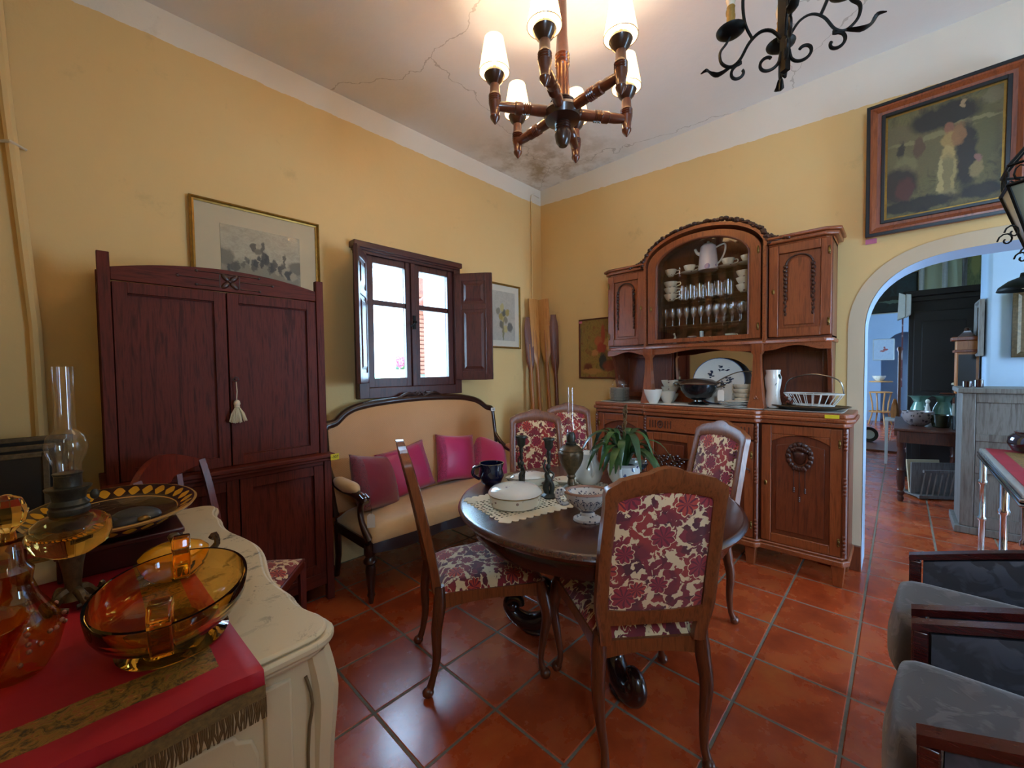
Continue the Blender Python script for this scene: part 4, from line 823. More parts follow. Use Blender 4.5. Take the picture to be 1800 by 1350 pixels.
for x in (-.405, .385):   # front posts
    g = G(); zz = [(0, .05, .05), (.02, .05, .05), (.06, .042, .04), (.26, .026, .026), (.37, .022, .024), (.39, .034, .034), (.445, .036, .036)]
    vs = []; [vs.extend([(x+a*w_, -.12+b*d_, z_) for a, b in ((-1, -1), (1, -1), (1, 1), (-1, 1))]) for z_, w_, d_ in zz]; n = len(zz)
    g.add(vs, [(4*i+k, 4*i+(k+1) % 4, 4*i+4+(k+1) % 4, 4*i+4+k) for i in range(n-1) for k in range(4)]+[(3, 2, 1, 0), tuple(4*n-4+k for k in range(4))])
    for q in range(3): g.ball((x-.008+.008*q, -.165, .07+.012*(q % 2)), (.007, .005, .009), 6)
    g.obj('front_post', M['side'], hu, bevel=.003)
for s in (-1, 1):   # curved outer brackets + panelled back with mirror
    g = G(); P = [(.16, .445), (-.09, .445), (-.07, .40), (-.02, .33), (.0, .2), (.03, .08), (.06, 0), (.16, 0)]; g.prism(P, s*(X1-.03), s*(X1-.005), YZ); g.obj('side_bracket', M['side_d'], hu, bevel=.003)
    a, b = sorted((s*.30, s*(X1-.005))); g = G(); g.box((a, .14, 0), (b, .16, .45)); fr(g, a+.02, b-.02, .03, .43, .045, .128, .142); g.obj('back_panel', M['side_d'], hu, bevel=.003)
g = G(); g.box((-.30, .15, 0), (.30, .16, .45)); g.obj('mirror_backing', M['side_d'], hu)
g = G(); g.box((-.30, .14, .10), (.30, .148, .445)); g.obj('mirror', M['mirror'], hu); g = G(); g.box((-.30, .128, 0), (.30, .15, .10)); g.obj('mirror_rail', M['side_y'], hu)
price_tag('price_tag', 'pale yellow price tag on the right end of the sideboard top', 'yellow', (-.452, -2.62, 1.062), -pi/2, .07, .022)
# ---------------- wooden chandelier ----------------
def shade_mat():
    t = NT('parchment shade'); t.P(tr=0.0); o = t.sep(t.coord()); v = t.coord(); n = t.noise(v, 9, 2, .5, 2.5)
    sc = t.math('LESS_THAN', t.math('ABSOLUTE', t.math('SUBTRACT', n, .5)), .012)
    c = t.mix(sc, '#f3d59a', '#b98a45'); t.P(col=c, rough=.8, em='#ffe4bc', ems=7.0); tl = t.n('BsdfTranslucent', {0: c}).outputs[0]; mx = t.n('MixShader', {0: .85, 1: t.b.outputs[0], 2: tl}).outputs[0]; t.t.links.new(mx, t.o.inputs[0]); return t.m
def bulb_mat(name, e, c): t = NT(name); return t.P(col='#fff4dc', em=c, ems=e, rough=.3)
M['shade'] = shade_mat(); M['bulb'] = bulb_mat('lit bulb', 45.0, '#ffe2b0'); M['dead_bulb'] = plain('milk glass bulb', '#e8dcc4', .25, var=.03); M['wax'] = plain('yellowed wax sleeve', '#b98d33', .55, var=.3, scale=50)
ch = thing('wooden_chandelier', 'six-armed turned wood chandelier with lit parchment shades', 'chandelier', (-1.89, -1.70, 2.55))
g = G(); g.solid([(.02, -.075), (.034, -.055), (.04, -.02), (.034, .0), (.04, .005), (.034, .012), (.04, .018), (.034, .025), (.04, .03), (.034, .037), (.085, .05), (.095, .08), (.085, .10), (.06, .112), (.066, .12), (.055, .128), (.06, .135), (.05, .145), (.036, .155)], seg=24)
ch_h = g.obj('hub', M['chan_d'], ch)
g = G(); g.solid([(.036, .15), (.033, .22), (.03, .30), (.036, .31), (.03, .318), (.036, .326), (.03, .334), (.036, .342), (.03, .35), (.036, .358), (.032, .37), (.026, .45), (.02, .79), (.05, .79), (.055, .805)], seg=20); g.obj('stem', M['chan'], ch)
for k in range(6):
    a = radians(24+60*k); c, s = cos(a), sin(a); R_ = .335
    g = G(); Mx = T(.07*c, .07*s, .085) @ R(a, 'Z') @ R(pi/2, 'Y'); L = R_-.07
    g.solid([(.024, 0), (.026, .05), (.024, .09), (.029, .095), (.025, .10), (.029, .105), (.025, .11), (.029, .115), (.025, .12), (.029, .125), (.025, .13), (.028, .14), (.028, .165), (.023, .17), (.024, .2), (.018, L)], seg=14, M=Mx); arm = g.obj('arm', M['chan'], ch)
    g = G(); g.solid([(.004, -.07), (.022, -.045), (.024, -.035), (.021, -.03), (.024, .0), (.026, .01), (.03, .03), (.026, .035), (.03, .04), (.026, .045), (.03, .05), (.026, .055), (.03, .06), (.024, .075), (.022, .115)], (R_*c, R_*s, .07), 14); po = g.obj('arm_post', M['chan'], ch)
    g = G(); g.solid([(.02, .11), (.038, .13), (.05, .155), (.045, .168), (.012, .172)], (R_*c, R_*s, .07), 20); g.obj('drip_cup', M['chan_d'], po)
    g = G(); g.solid([(.010, .165), (.010, .20)], (R_*c, R_*s, .07), 12); g.obj('candle_sleeve', M['wax'], po)
    g = G(); g.solid([(.008, .195), (.013, .204), (.014, .216), (.010, .232), (.003, .242)], (R_*c, R_*s, .07), 12); g.obj('bulb', M['bulb'], po)
    g = G(); g.lathe([(.072, .170), (.044, .325)], (R_*c, R_*s, .07), 28); g.obj('lamp_shade', M['shade'], po, solid=.0012)
    g = G(); g.tube([(R_*c+.072*cos(q*pi/12), R_*s+.072*sin(q*pi/12), .24) for q in range(24)], .0016, 5, closed=True); g.obj('shade_trim', M['brass'], po)
    lamp_light('bulb_light', (-1.89+R_*c, -1.70+R_*s, 2.55+.07+.258), BULB_W, (1.0, .85, .62), .012)
# ---------------- iron chandelier ----------------
ic = thing('iron_chandelier', 'black wrought iron chandelier with unlit candle bulbs hanging right of centre', 'chandelier', (-1.80, -2.604, 2.425), radians(15))
g = G(); g.tube([(0, 0, 0), (0, 0, .93)], [.016, .014], 4); g.tube([(.018, .012, .12), (.018, .012, .42)], .010, 4); g.tube([(0, 0, .02), (.018, 0, .03), (.022, 0, .0), (.03, -.005, -.005)], [.012, .012, .009, .004], 6); g.obj('stem', M['iron'], ic)
def spiral(cx, cz, r, a0, turns, s_): return [(cx+r*(1-.62*q/14)*cos(a0+s_*turns*2*pi*q/14), 0, cz+r*(1-.62*q/14)*sin(a0+s_*turns*2*pi*q/14)) for q in range(15)]
for k in range(4):
    Mx = R(pi/2*k, 'Z'); g = G(); RR = .17
    g.tube([(.012, 0, .115), (.04, 0, .155), (.075, 0, .165), (.11, 0, .14), (.14, 0, .09), (.17, 0, .075), (.20, 0, .10), (.205, 0, .14), (.185, 0, .165), (RR, 0, .19)], [.006]*9+[.004], 6, 5, M=Mx, flat=.7)
    g.tube([(.10, 0, .15), (.125, 0, .22), (.13, 0, .32), (.11, 0, .45), (.06, 0, .60), (.015, 0, .70)], .0055, 6, 5, M=Mx)
    g.tube([(.012, 0, .07)]+spiral(.052, .05, .036, pi*1.05, .85, 1), .0055, 6, 2, M=Mx)
    g.tube([(.14, 0, .088)]+spiral(.142, .045, .032, pi*.55, .85, -1), .0055, 6, 2, M=Mx)
    g.tube([(.17, 0, .075), (.21, 0, .062), (.235, .006, .072), (.25, 0, .092), (.272, -.004, .088)], [.008, .016, .012, .012, .003], 6, 4, M=Mx, flat=.35, up=(0, 0, 1))
    am = g.obj('arm', M['iron'], ic)
    g = G(); g.solid([(.008, .185), (.03, .19), (.048, .203), (.05, .209), (.03, .201), (.01, .198)], (RR, 0, 0), 24, M=Mx); g.obj('drip_pan', M['iron'], am)
    g = G(); g.solid([(.014, .20), (.0145, .24), (.013, .285), (.0145, .292), (.012, .296)], (RR, 0, 0), 12, M=Mx)
    for q in range(5): g.ball((RR+.013*cos(q*1.3), .013*sin(q*1.3), .275-.012*(q % 3)), (.004, .004, .014), 6, M=Mx)
    g.obj('candle_sleeve', M['wax'], am)
    g = G(); g.solid([(.011, .296), (.017, .315), (.018, .33), (.012, .36), (.003, .39)], (RR, 0, 0), 12, M=Mx); g.obj('bulb', M['dead_bulb'], am)
# ---------------- on the round table ----------------
TZ = .7535
def lacemat():
    t = NT('crochet lace'); o = t.sep(t.coord()); v = t.coord()
    vo = t.n('TexVoronoi', {'Vector': v, 'Scale': 46.0, 'Randomness': .35}, voronoi_dimensions='2D'); w = t.math('LESS_THAN', vo.outputs['Distance'], .30)
    band = t.math('LESS_THAN', t.math('ABSOLUTE', o[1]), .13); h = t.math('MULTIPLY', w, band); t.P(col='#d9c49c', rough=.9, sheen=.3)
    tr = t.n('BsdfTransparent').outputs[0]; mx = t.n('MixShader', {0: h, 1: t.b.outputs[0], 2: tr}).outputs[0]; t.t.links.new(mx, t.o.inputs[0]); return t.m
M['lace'] = lacemat()
lc = thing('lace_runner', 'cream crochet lace runner with scalloped edge on the round table', 'table runner', (-1.98, -1.66, TZ), radians(-14))
hx, hy = .37, .185; P = []
per = [(-hx+2*hx*i/20, -hy) for i in range(20)]+[(hx, -hy+2*hy*i/10) for i in range(10)]+[(hx-2*hx*i/20, hy) for i in range(20)]+[(-hx, hy-2*hy*i/10) for i in range(10)]
n = len(per)
for i in range(n):
    (x0, y0), (x1, y1) = per[i], per[(i+1) % n]; nx, ny = (y1-y0), -(x1-x0); l = hypot(nx, ny)
    for q in range(4): t_ = q/4; k = .016*sin(pi*t_); P.append((x0+(x1-x0)*t_+nx/l*k, y0+(y1-y0)*t_+ny/l*k))
g = G(); g.prism(P, .0, .0016); g.obj('cloth', M['lace'], lc)
def pot(name, label, cat, loc, prof, mat, part='body', seg=28, rz=0, **kw):
    o = thing(name, label, cat, loc, rz); g = G(); g.solid(prof, seg=seg, **kw); g.obj(part, mat, o); return o
M['china_fl'] = porcelain('china with small sprays', '#e6dcc6', '#8a6a60', 30, .78); 
def delft_mat():
    t = NT('hand-painted grey and blue ceramic'); v = t.coord(); o = t.sep(v); an = t.math('ARCTAN2', o[1], o[0])
    l1 = t.math('LESS_THAN', t.math('ABSOLUTE', t.math('SINE', t.math('MULTIPLY', an, 8.0))), .16); zz = t.math('ADD', o[2], t.math('MULTIPLY', t.math('ABSOLUTE', t.math('COSINE', t.math('MULTIPLY', an, 8.0))), -.014))
    l2 = t.math('LESS_THAN', t.math('ABSOLUTE', t.math('SUBTRACT', zz, .082)), .0018); body = t.math('MULTIPLY', t.math('GREATER_THAN', o[2], .05), t.math('LESS_THAN', zz, .084)); l1 = t.math('MULTIPLY', l1, body)
    vo = t.n('TexVoronoi', {'Vector': v, 'Scale': 62.0, 'Randomness': .6}); d = t.math('LESS_THAN', vo.outputs['Distance'], .26); b1 = t.math('LESS_THAN', t.math('ABSOLUTE', t.math('SUBTRACT', o[2], .042)), .006)
    f = t.math('MAXIMUM', t.math('MAXIMUM', l1, l2), t.math('MAXIMUM', d, b1)); return t.P(col=t.mix(t.math('MULTIPLY', f, .85), '#c9bdb2', '#1d2444'), rough=.22, coat=.5)
M['delft'] = delft_mat()
M['delft2'] = porcelain('blue patterned ceramic', '#d5d3cf', '#39446e', 26, .72, .2)
d = pot('covered_dish', 'round white covered china dish with a flower spray on its lid', 'dish', (-2.19, -1.63, TZ+.002), [(.10, 0), (.112, .006), (.118, .03), (.12, .052), (.112, .056)], M['china_fl'], 'base', 48)
g = G(); g.solid([(.121, .055), (.125, .060), (.120, .070), (.104, .082), (.07, .092), (.03, .096)], seg=48); lid = g.obj('lid', M['white_china'], d)
g = G(); rr = random.Random(2)
for k in range(26):
    a = rr.uniform(0, 2*pi); r = .048*sqrt(rr.random()); g.ball((r*cos(a)*1.2, r*sin(a)*.8, .0945-.05*r), (.006, .006, .0022), 6)
g.obj('flower_spray', plain('mauve print', '#8a5560', .4, var=.4), lid)
g = G(); g.lathe([(.1235, .0555), (.1255, .0575), (.1235, .0605)], seg=48); g.obj('rim', M['gold'], lid)
j = pot('cobalt_jug', 'small dark cobalt blue jug at the far left of the round table', 'jug', (-2.03, -1.30, TZ), [(.035, 0), (.055, .015), (.07, .05), (.062, .09), (.066, .12), (.060, .12), (.056, .09), (.063, .05), (.05, .02)], M['cobalt'], mod=lambda a, z: 1+(.10*max(0, cos(a+.6))**6 if z > .1 else 0), rz=radians(0))
g = G(); g.tube([(-.060, .02, .112), (-.098, .03, .105), (-.105, .032, .07), (-.068, .02, .04)], .008, 8, 4); g.obj('handle', M['cobalt'], j)
def candlestick(loc, rz, label):
    o = thing('candlestick', label, 'candlestick', loc, rz, 'pair of figural bronze candlesticks'); g = G()
    g.solid([(.036, 0), (.038, .006), (.028, .016), (.018, .022)], seg=20, mod=lambda a, z: 1+.12*cos(4*a)); g.obj('base', M['dbronze'], o)
    g = G(); g.tube([(.01, 0, .018), (.016, .004, .05), (.004, 0, .085), (.012, -.003, .11), (.002, 0, .135)], [.013, .016, .017, .013, .009], 10, 4); g.tube([(-.012, 0, .018), (-.014, -.004, .055), (-.002, 0, .085)], [.011, .012, .012], 8, 4)
    g.ball((.004, 0, .15), (.012, .013, .016), 10); g.tube([(.006, .012, .125), (.018, .024, .15), (.012, .014, .185)], [.006, .005, .004], 6, 3); g.tube([(.0, -.012, .125), (-.016, -.022, .11), (-.014, -.008, .09)], [.006, .005, .004], 6, 3); g.obj('figure', M['dbronze'], o)
    g = G(); g.solid([(.006, .165), (.010, .18), (.006, .2), (.012, .215), (.008, .23), (.02, .245), (.022, .275), (.03, .284), (.029, .29), (.014, .288), (.012, .275)], seg=18); g.obj('candle_cup', M['dbronze'], o)
candlestick((-2.035, -1.53, TZ+.002), .4, 'left of the two dark figural candlesticks on the round table'); candlestick((-2.0, -1.68, TZ+.002), 1.9, 'right of the two dark figural candlesticks on the round table')
ol = thing('oil_lamp', 'bronze oil lamp with a tall clear chimney on the round table', 'oil lamp', (-1.83, -1.69, TZ+.002))
g = G(); g.solid([(.05, 0), (.055, .008), (.04, .018), (.022, .03), (.016, .06), (.024, .072), (.018, .085)], seg=24); g.obj('foot', M['bronze'], ol)
g = G(); g.solid([(.02, .082), (.03, .10), (.05, .13), (.062, .165), (.065, .195), (.058, .205), (.06, .21), (.045, .225), (.03, .235)], seg=28, mod=lambda a, z: 1+.03*cos(10*a)*(z < .19)); g.obj('reservoir', M['bronze'], ol)
g = G(); g.solid([(.028, .233), (.03, .245), (.022, .25), (.024, .285), (.016, .30)], seg=18); g.ball((.034, 0, .262), (.008, .008, .008), 8); g.obj('burner', M['dbronze'], ol)
g = G(); g.lathe([(.02, .285), (.026, .30), (.028, .32), (.02, .345), (.0165, .37), (.016, .53)], seg=20); g.obj('chimney', M['thin'], ol)
yd = pot('small_dish', 'tiny yellow and white dish beside the oil lamp on the round table', 'dish', (-1.765, -1.60, TZ+.002), [(.03, 0), (.045, .012), (.062, .026), (.06, .028), (.04, .014)], M['china_fl'], seg=24, mod=lambda a, z: 1+.05*cos(8*a))
ld = thing('angular_dish', 'low oval ceramic dish with a line pattern behind the candlesticks', 'dish', (-1.905, -1.47, TZ+.001), radians(-35))
g = G(); g.solid([(.07, 0), (.10, .012), (.125, .045), (.13, .05), (.122, .046), (.09, .018)], seg=32, sy=.6, mod=lambda a, z: 1+.03*cos(6*a)); g.obj('bowl', M['china_fl'], ld)
g = G(); g.solid([(.108, .048), (.09, .062), (.04, .074)], seg=32, sy=.58); li = g.obj('lid', M['white_china'], ld)
g = G()
for k in range(-3, 4):
    for s in (-1, 1): g.tube([(k*.028-.014*s, -.05*(1-abs(k)*.13), .058), (k*.028+.014*s, .0, .0765-.004*abs(k))], .0014, 4)
g.obj('line_pattern', M['cobalt'], li)
pi_ = pot('white_pitcher', 'plain white lidded pitcher behind the oil lamp on the round table', 'jug', (-1.66, -1.68, TZ), [(.05, 0), (.07, .02), (.082, .06), (.076, .10), (.052, .13), (.05, .145), (.046, .165), (.02, .18)], M['white_china'], rz=radians(-130))
g = G(); g.tube([(.045, 0, .135), (.085, 0, .13), (.098, 0, .09), (.07, 0, .05)], .008, 8, 4); g.obj('handle', M['white_china'], pi_)
g = G(); g.tube([(-.04, 0, .125), (-.075, 0, .15)], [.02, .009], 8); g.obj('spout', M['white_china'], pi_)
fb = thing('footed_bowl', 'grey and blue hand-painted footed bowl with scroll handles, nearest on the table', 'bowl', (-2.13, -1.985, TZ), radians(-46))
g = G(); g.solid([(.05, 0), (.052, .004), (.05, .012), (.028, .024), (.024, .038), (.04, .052), (.066, .075), (.078, .10), (.082, .118), (.078, .124), (.07, .112), (.05, .07), (.02, .055)], seg=40, sx=1.15, sy=.9, mod=lambda a, z: 1+(.02*cos(16*a) if .05 < z < .11 else 0)); g.obj('bowl', M['delft'], fb)
g = G(); g.lathe([(.078, .115), (.085, .119), (.083, .126), (.074, .126), (.072, .118)], seg=40, sx=1.15, sy=.9); g.obj('rim', plain('terracotta rim', '#a87860', .4, var=.2), fb)
for s in (-1, 1):
    g = G(); g.tube([(s*.088, 0, .112), (s*.108, 0, .132), (s*.124, 0, .118), (s*.12, 0, .088), (s*.10, 0, .07), (s*.075, 0, .075)], [.008, .010, .011, .010, .009, .007], 8, 4); g.tube([(s*.108, 0, .132), (s*.10, 0, .12), (s*.106, 0, .110), (s*.112, 0, .116)], .007, 8, 3); g.obj('handle', M['delft'], fb)
pt = thing('planter', 'blue-patterned ceramic planter with a fern on the round table', 'potted plant', (-1.63, -1.88, TZ), radians(20))
g = G(); g.solid([(.05, 0), (.058, .008), (.05, .02), (.075, .06), (.084, .10), (.078, .125), (.086, .14), (.08, .14), (.072, .125), (.07, .10)], seg=32, mod=lambda a, z: 1+(.012*cos(20*a) if z > .12 else 0)); g.obj('pot', M['delft2'], pt)
g = G(); g.solid([(.071, .118), (.05, .124)], seg=24); g.obj('soil', M['soil'], pt)
for s in (-1, 1): g = G(); g.tube([(s*.078, 0, .12), (s*.105, 0, .115), (s*.105, 0, .08), (s*.08, 0, .07)], .007, 8, 3); g.obj('handle', M['delft2'], pt)
rr = random.Random(11)
for k in range(30):
    a = k*2.399+rr.uniform(-.3, .3); L = rr.uniform(.14, .26); up = rr.uniform(.07, .15) if k % 3 else .17; c, s = cos(a), sin(a)
    sp = [Vector((.02*c, .02*s, .12)), Vector((.3*L*c, .3*L*s, .12+up)), Vector((.7*L*c, .7*L*s, .12+up*.95)), Vector((L*c, L*s, .12+up*.25-.02))]
    g = G(); g.tube(sp, [.004, .015, .019, .002], 6, 4, flat=.10, up=(0, 0, 1)); g.obj('leaf', M['leafm'] if k % 2 else M['leafd'], pt)
g = G(); g.tube([(0, 0, .12), (.01, -.01, .25), (.03, .0, .32)], .002, 5, 3)
for k in range(26): q = k/26; g.ball((.03+.045*q+rr.uniform(-.008, .008), .0+rr.uniform(-.008, .008), .31+.12*q), (.006, .006, .011), 5)
g.obj('dry_seed_head', M['dry'], pt)
bd = pot('ruffled_dish', 'pale blue ruffled glass dish behind the planter on the round table', 'dish', (-1.42, -1.80, TZ), [(.03, 0), (.05, .03), (.085, .07), (.10, .095), (.097, .098), (.08, .072), (.045, .032)], M['blue_glass'], seg=60, mod=lambda a, z: 1+(.10*cos(9*a) if z > .06 else 0))
# ---------------- on the sideboard ----------------
def sw(u, v, z=1.092): return (-.2+v*1.0, -1.81-u, z)      # u along the front (right), v toward the room is negative x
SZ = 1.092
def plates(label, loc, n, r, mat, dz=.009, group=None):
    for k in range(n):
        o = thing('plate', (['lowest','second','third','fourth','fifth','sixth','seventh','eighth','ninth','tenth','eleventh','twelfth'][k]+(' from the bottom' if k else '') if k < n-1 else 'topmost')+', '+label, 'plate', (loc[0]+random.uniform(-.002, .002), loc[1]+random.uniform(-.002, .002), loc[2]+k*dz), 0, group); g = G(); g.solid([(r*.55, 0), (r*.6, .003), (r*.85, .006), (r, .0115), (r*.985, .0125), (r*.6, .005)], seg=28); g.obj('body', mat, o)
plates('blue-rimmed plate of the tall stack on the sideboard', sw(-.715, -.05), 12, .09, porcelain('blue edged china', '#d8d6cc', '#5b7898', 34, .6), .0095, 'tall plate stack')
do = thing('glass_dome', 'cut glass dome cover on top of the tall plate stack', 'dome', (sw(-.715, -.05)[0], sw(-.715, -.05)[1], SZ+.1175)); g = G(); g.lathe([(.068, 0), (.070, .03), (.060, .06), (.035, .082), (.008, .09)], seg=28, mod=lambda a, z: 1+.03*cos(14*a)); g.obj('dome', M['thin'], do); g = G(); g.solid([(.005, .088), (.012, .098), (.006, .108), (.009, .116), (.002, .124)], seg=12); g.obj('knob', M['thin'], do)
def cup(label, loc, r, h, mat, handle=True, group=None, rz=0, saucer=False, name='teacup'):
    o = thing(name, label, 'cup', loc, rz, group); z0 = .008 if saucer else 0; g = G(); g.solid([(r*.45, z0), (r*.5, z0+.004), (r*.75, z0+h*.35), (r*.98, z0+h*.75), (r*1.05, z0+h), (r*.98, z0+h), (r*.9, z0+h*.75), (r*.6, z0+h*.3)], seg=22); g.obj('bowl', mat, o)
    if handle: g = G(); g.tube([(r*.95, 0, z0+h*.85), (r*1.45, 0, z0+h*.85), (r*1.5, 0, z0+h*.5), (r*.8, 0, z0+h*.3)], r*.09, 6, 3); g.obj('handle', mat, o)
    if saucer: g = G(); g.solid([(r*.7, 0), (r*1.2, .004), (r*1.65, .012), (r*1.6, .013), (r*.7, .005)], seg=26); g.obj('saucer', mat, o)
    return o
cup('white footed bowl with gold rim, front of the left cup cluster', sw(-.36, -.14), .070, .115, M['white_china'], False, name='footed_cup')
cup('white footed bowl partly hidden, right of the front bowl by the left post', sw(-.275, -.06), .062, .095, M['white_china'], False, name='footed_cup')
for k in range(3): cup(['lowest', 'middle', 'topmost'][k]+' of three stacked gold-rimmed bowls behind the left cups', sw(-.31, .075, SZ+.055*k), .068, .075, M['china_fl'], False, 'stacked bowls left', name='bowl')
tu = thing('silver_tureen', 'dark silver tureen with ladle in the middle of the sideboard', 'tureen', sw(-.02, -.09), -pi/2); tu.scale = (1.2, 1.2, 1.25)
g = G(); g.solid([(.062, 0), (.064, .006), (.03, .022), (.028, .032)], seg=28); g.obj('foot', M['silver'], tu)
g = G(); g.solid([(.03, .03), (.075, .05), (.105, .09), (.11, .125), (.104, .128), (.098, .09), (.05, .05)], seg=36); g.obj('bowl', plain('tarnished silver', '#4a5258', .18, .9, var=.3, scale=14), tu)
g = G(); g.solid([(.116, .126), (.120, .132), (.114, .140), (.08, .156), (.03, .164)], seg=36); g.obj('lid', plain('copper silver lid', '#8b7464', .25, .85, var=.2), tu)
for s in (-1, 1): g = G(); g.tube([(s*.105, 0, .11), (s*.15, 0, .12), (s*.155, 0, .135), (s*.11, 0, .14)], .005, 6, 3); g.obj('handle', M['silver'], tu)
g = G(); g.tube([(.09, 0, .13), (.15, .02, .17), (.22, .03, .20), (.29, .03, .205)], [.004, .004, .003, .004], 6, 4); g.obj('ladle', M['silver'], tu)
price_label('price_tag', 'white and violet price tag hanging from the silver tureen ladle', (-.34, -1.965, 1.235), -pi/2)
pl = thing('oval_platter', 'large blue-rimmed oval platter leaning behind the silver tureen', 'platter', sw(.08, .035, SZ+.005), rot=(radians(90-9), 0, -pi/2)); pl.scale = (1.12, 1.15, 1)
g = G(); g.solid([(.09, 0), (.10, .003), (.135, .008), (.168, .018), (.165, .021), (.10, .006)], (0, .155, 0), 48, 1.0, .92); g.obj('plate', M['white_china'], pl)
g = G(); g.lathe([(.140, .0125), (.168, .0195), (.170, .021), (.139, .014)], (0, .155, .001), 48, 1.0, .92); g.obj('rim_pattern', porcelain('blue rim print', '#4a6288', '#1d2c4a', 60, .6), pl)
g = G()
rr = random.Random(21)
for cx, cy, q in ((-.055, .20, 16), (.07, .16, 14), (.015, .25, 12), (.065, .225, 4), (.03, .13, 10)):
    for k in range(q): a = rr.uniform(0, 6.28); r = rr.uniform(0, .026); g.ball((cx+r*cos(a), cy+r*sin(a)*1.1, .0085), (rr.uniform(.004, .011), rr.uniform(.003, .007), .0016), 6)
g.obj('flower_print', plain('navy print', '#22304c', .3, var=.2), pl)['kind'] = 'stuff'
for k in range(4): cup(['lowest', 'second', 'third', 'topmost'][k]+' of four stacked gold-rimmed bowls right of the tureen', sw(.265, .03, SZ+.034*k), .072, .06, M['china_fl'], False, 'stacked bowls right', name='bowl')
plates('white saucer of the short stack right of the tureen', sw(.245, -.12), 4, .092, M['white_china'], .011, 'short plate stack')
va = pot('painted_vase', 'white cylindrical vase painted with leaves and red flowers beside the right hutch post', 'vase', sw(.465, -.05), [(.033, 0), (.046, .004), (.052, .03), (.043, .075), (.04, .12), (.048, .165), (.052, .21), (.042, .24), (.046, .265), (.041, .265), (.038, .24)], porcelain('leaf painted china', '#e4e0d8', '#23352c', 16, .72), seg=28)
tr = thing('pewter_tray', 'dark scalloped oval metal tray at the right end of the sideboard', 'tray', sw(.675, -.06), 0); tr.scale = (1.1, 1.35, 1.2); g = G(); g.solid([(.07, 0), (.10, .004), (.15, .022), (.148, .025), (.09, .008)], seg=48, sx=.75, sy=1.05, mod=lambda a, z: 1+(.05*cos(10*a) if z > .01 else 0)); g.obj('tray', M['bronze'], tr)
wb = thing('wire_basket', 'white wire basket with a tall hoop handle standing on the pewter tray', 'basket', sw(.69, -.05, SZ+.032), radians(80)); wb.scale = (1.5, 1.3, 1.5); g = G()
for z, r in ((0, .07), (.05, .10)): g.tube([(r*cos(q*pi/14)*1.1, r*sin(q*pi/14)*.7, z) for q in range(28)], .0028, 5, closed=True)
g.obj('rim', M['white_p'], wb)
for q in range(22): a = q*2*pi/22; g = G(); g.tube([(.077*cos(a), .049*sin(a), 0), (.11*cos(a), .07*sin(a), .05)], .0018, 4); g.obj('wire', M['white_p'], wb)
g = G(); g.tube([(-.11, 0, .05), (-.09, 0, .11), (0, 0, .135), (.09, 0, .11), (.11, 0, .05)], .0028, 5, 5); g.obj('handle', M['silver'], wb)
g = G(); g.solid([(.07, 0), (.06, .002)], seg=24, sx=1.1, sy=.7); g.obj('base', M['white_p'], wb)
dl = thing('dried_flowers', 'sprig of orange dried flowers lying on the pewter tray', 'flowers', sw(.56, -.09, SZ+.035)); g = G(); rr = random.Random(4)
for k in range(16): g.ball((rr.uniform(-.03, .03), rr.uniform(-.03, .03), rr.uniform(0, .05)), (.012, .009, .008), 6)
g.obj('petals', plain('dried orange petals', '#7a3a1e', .8, var=.4), dl); dl['kind'] = 'thing'; del dl['kind']
lr = thing('lace_runner', 'white lace runner along the middle of the sideboard top', 'table runner', (-.30, -1.82, SZ)); g = G(); P = []
for i in range(20): P += [(-.10-(.008 if i % 2 else 0), -.42+.84*i/19)]
g.prism([(.12, -.42)]+P+[(.12, .42)], 0, .0015); g.obj('cloth', M['tagp'], lr)
# ---------------- inside the hutch ----------------
HX = -.205
def hp(u, z, dv=0): return (HX-dv, -1.81-u, z+.001)
cp = thing('coffee_pot', 'tall white and lilac coffee pot with a big loop handle on the top glass shelf', 'coffee pot', hp(.02, 2.125), -pi/2); cp.scale = (1.15, 1.15, 1.1)
g = G(); g.solid([(.06, 0), (.064, .004), (.058, .08), (.05, .16), (.045, .17)], seg=10); g.obj('body', porcelain('lilac banded china', '#e0d8e0', '#9a8cb8', 14, .7), cp)
g = G(); g.tube([(-.045, 0, .12), (-.07, 0, .135), (-.085, 0, .165)], [.016, .011, .008], 8, 3); g.obj('spout', M['white_china'], cp)
g = G(); g.tube([(.045, 0, .15), (.10, 0, .165), (.105, 0, .12), (.08, 0, .06), (.055, 0, .035)], .006, 8, 4); g.obj('handle', M['white_china'], cp)
g = G(); g.solid([(.046, .17), (.03, .185), (.008, .19), (.01, .2), (.002, .206)], seg=14); g.obj('lid', M['white_china'], cp)
for u, lab in ((-.27, 'gold-handled teacup at the left end of the top glass shelf'), (-.12, 'gold-handled teacup and saucer left of the coffee pot'), (.16, 'teacup and saucer right of the coffee pot on the top shelf'), (.29, 'teacup and saucer at the right end of the top glass shelf')): cup(lab, hp(u, 2.125), .043, .055, M['china_fl'], True, 'teacups on the top shelf', rz=-pi/2+.4, saucer=abs(u) != .27)
gl = thing('tumbler', 'narrow clear glass at the back of the top glass shelf', 'glass', hp(-.23, 2.125, -.08)); g = G(); g.lathe([(.018, 0), (.022, .08)], seg=14); g.obj('glass', M['thin'], gl)
for u, k0 in ((-.27, 3), (.27, 3)):
    for k in range(k0): cup(f"{['lowest','middle','topmost'][k]} of three stacked china cups at the {'left' if u<0 else 'right'} end of the second shelf", hp(u, 1.925+.05*k), .052, .055, M['china_fl'], True, 'stacked cups on the second shelf', rz=-pi/2)
base = None
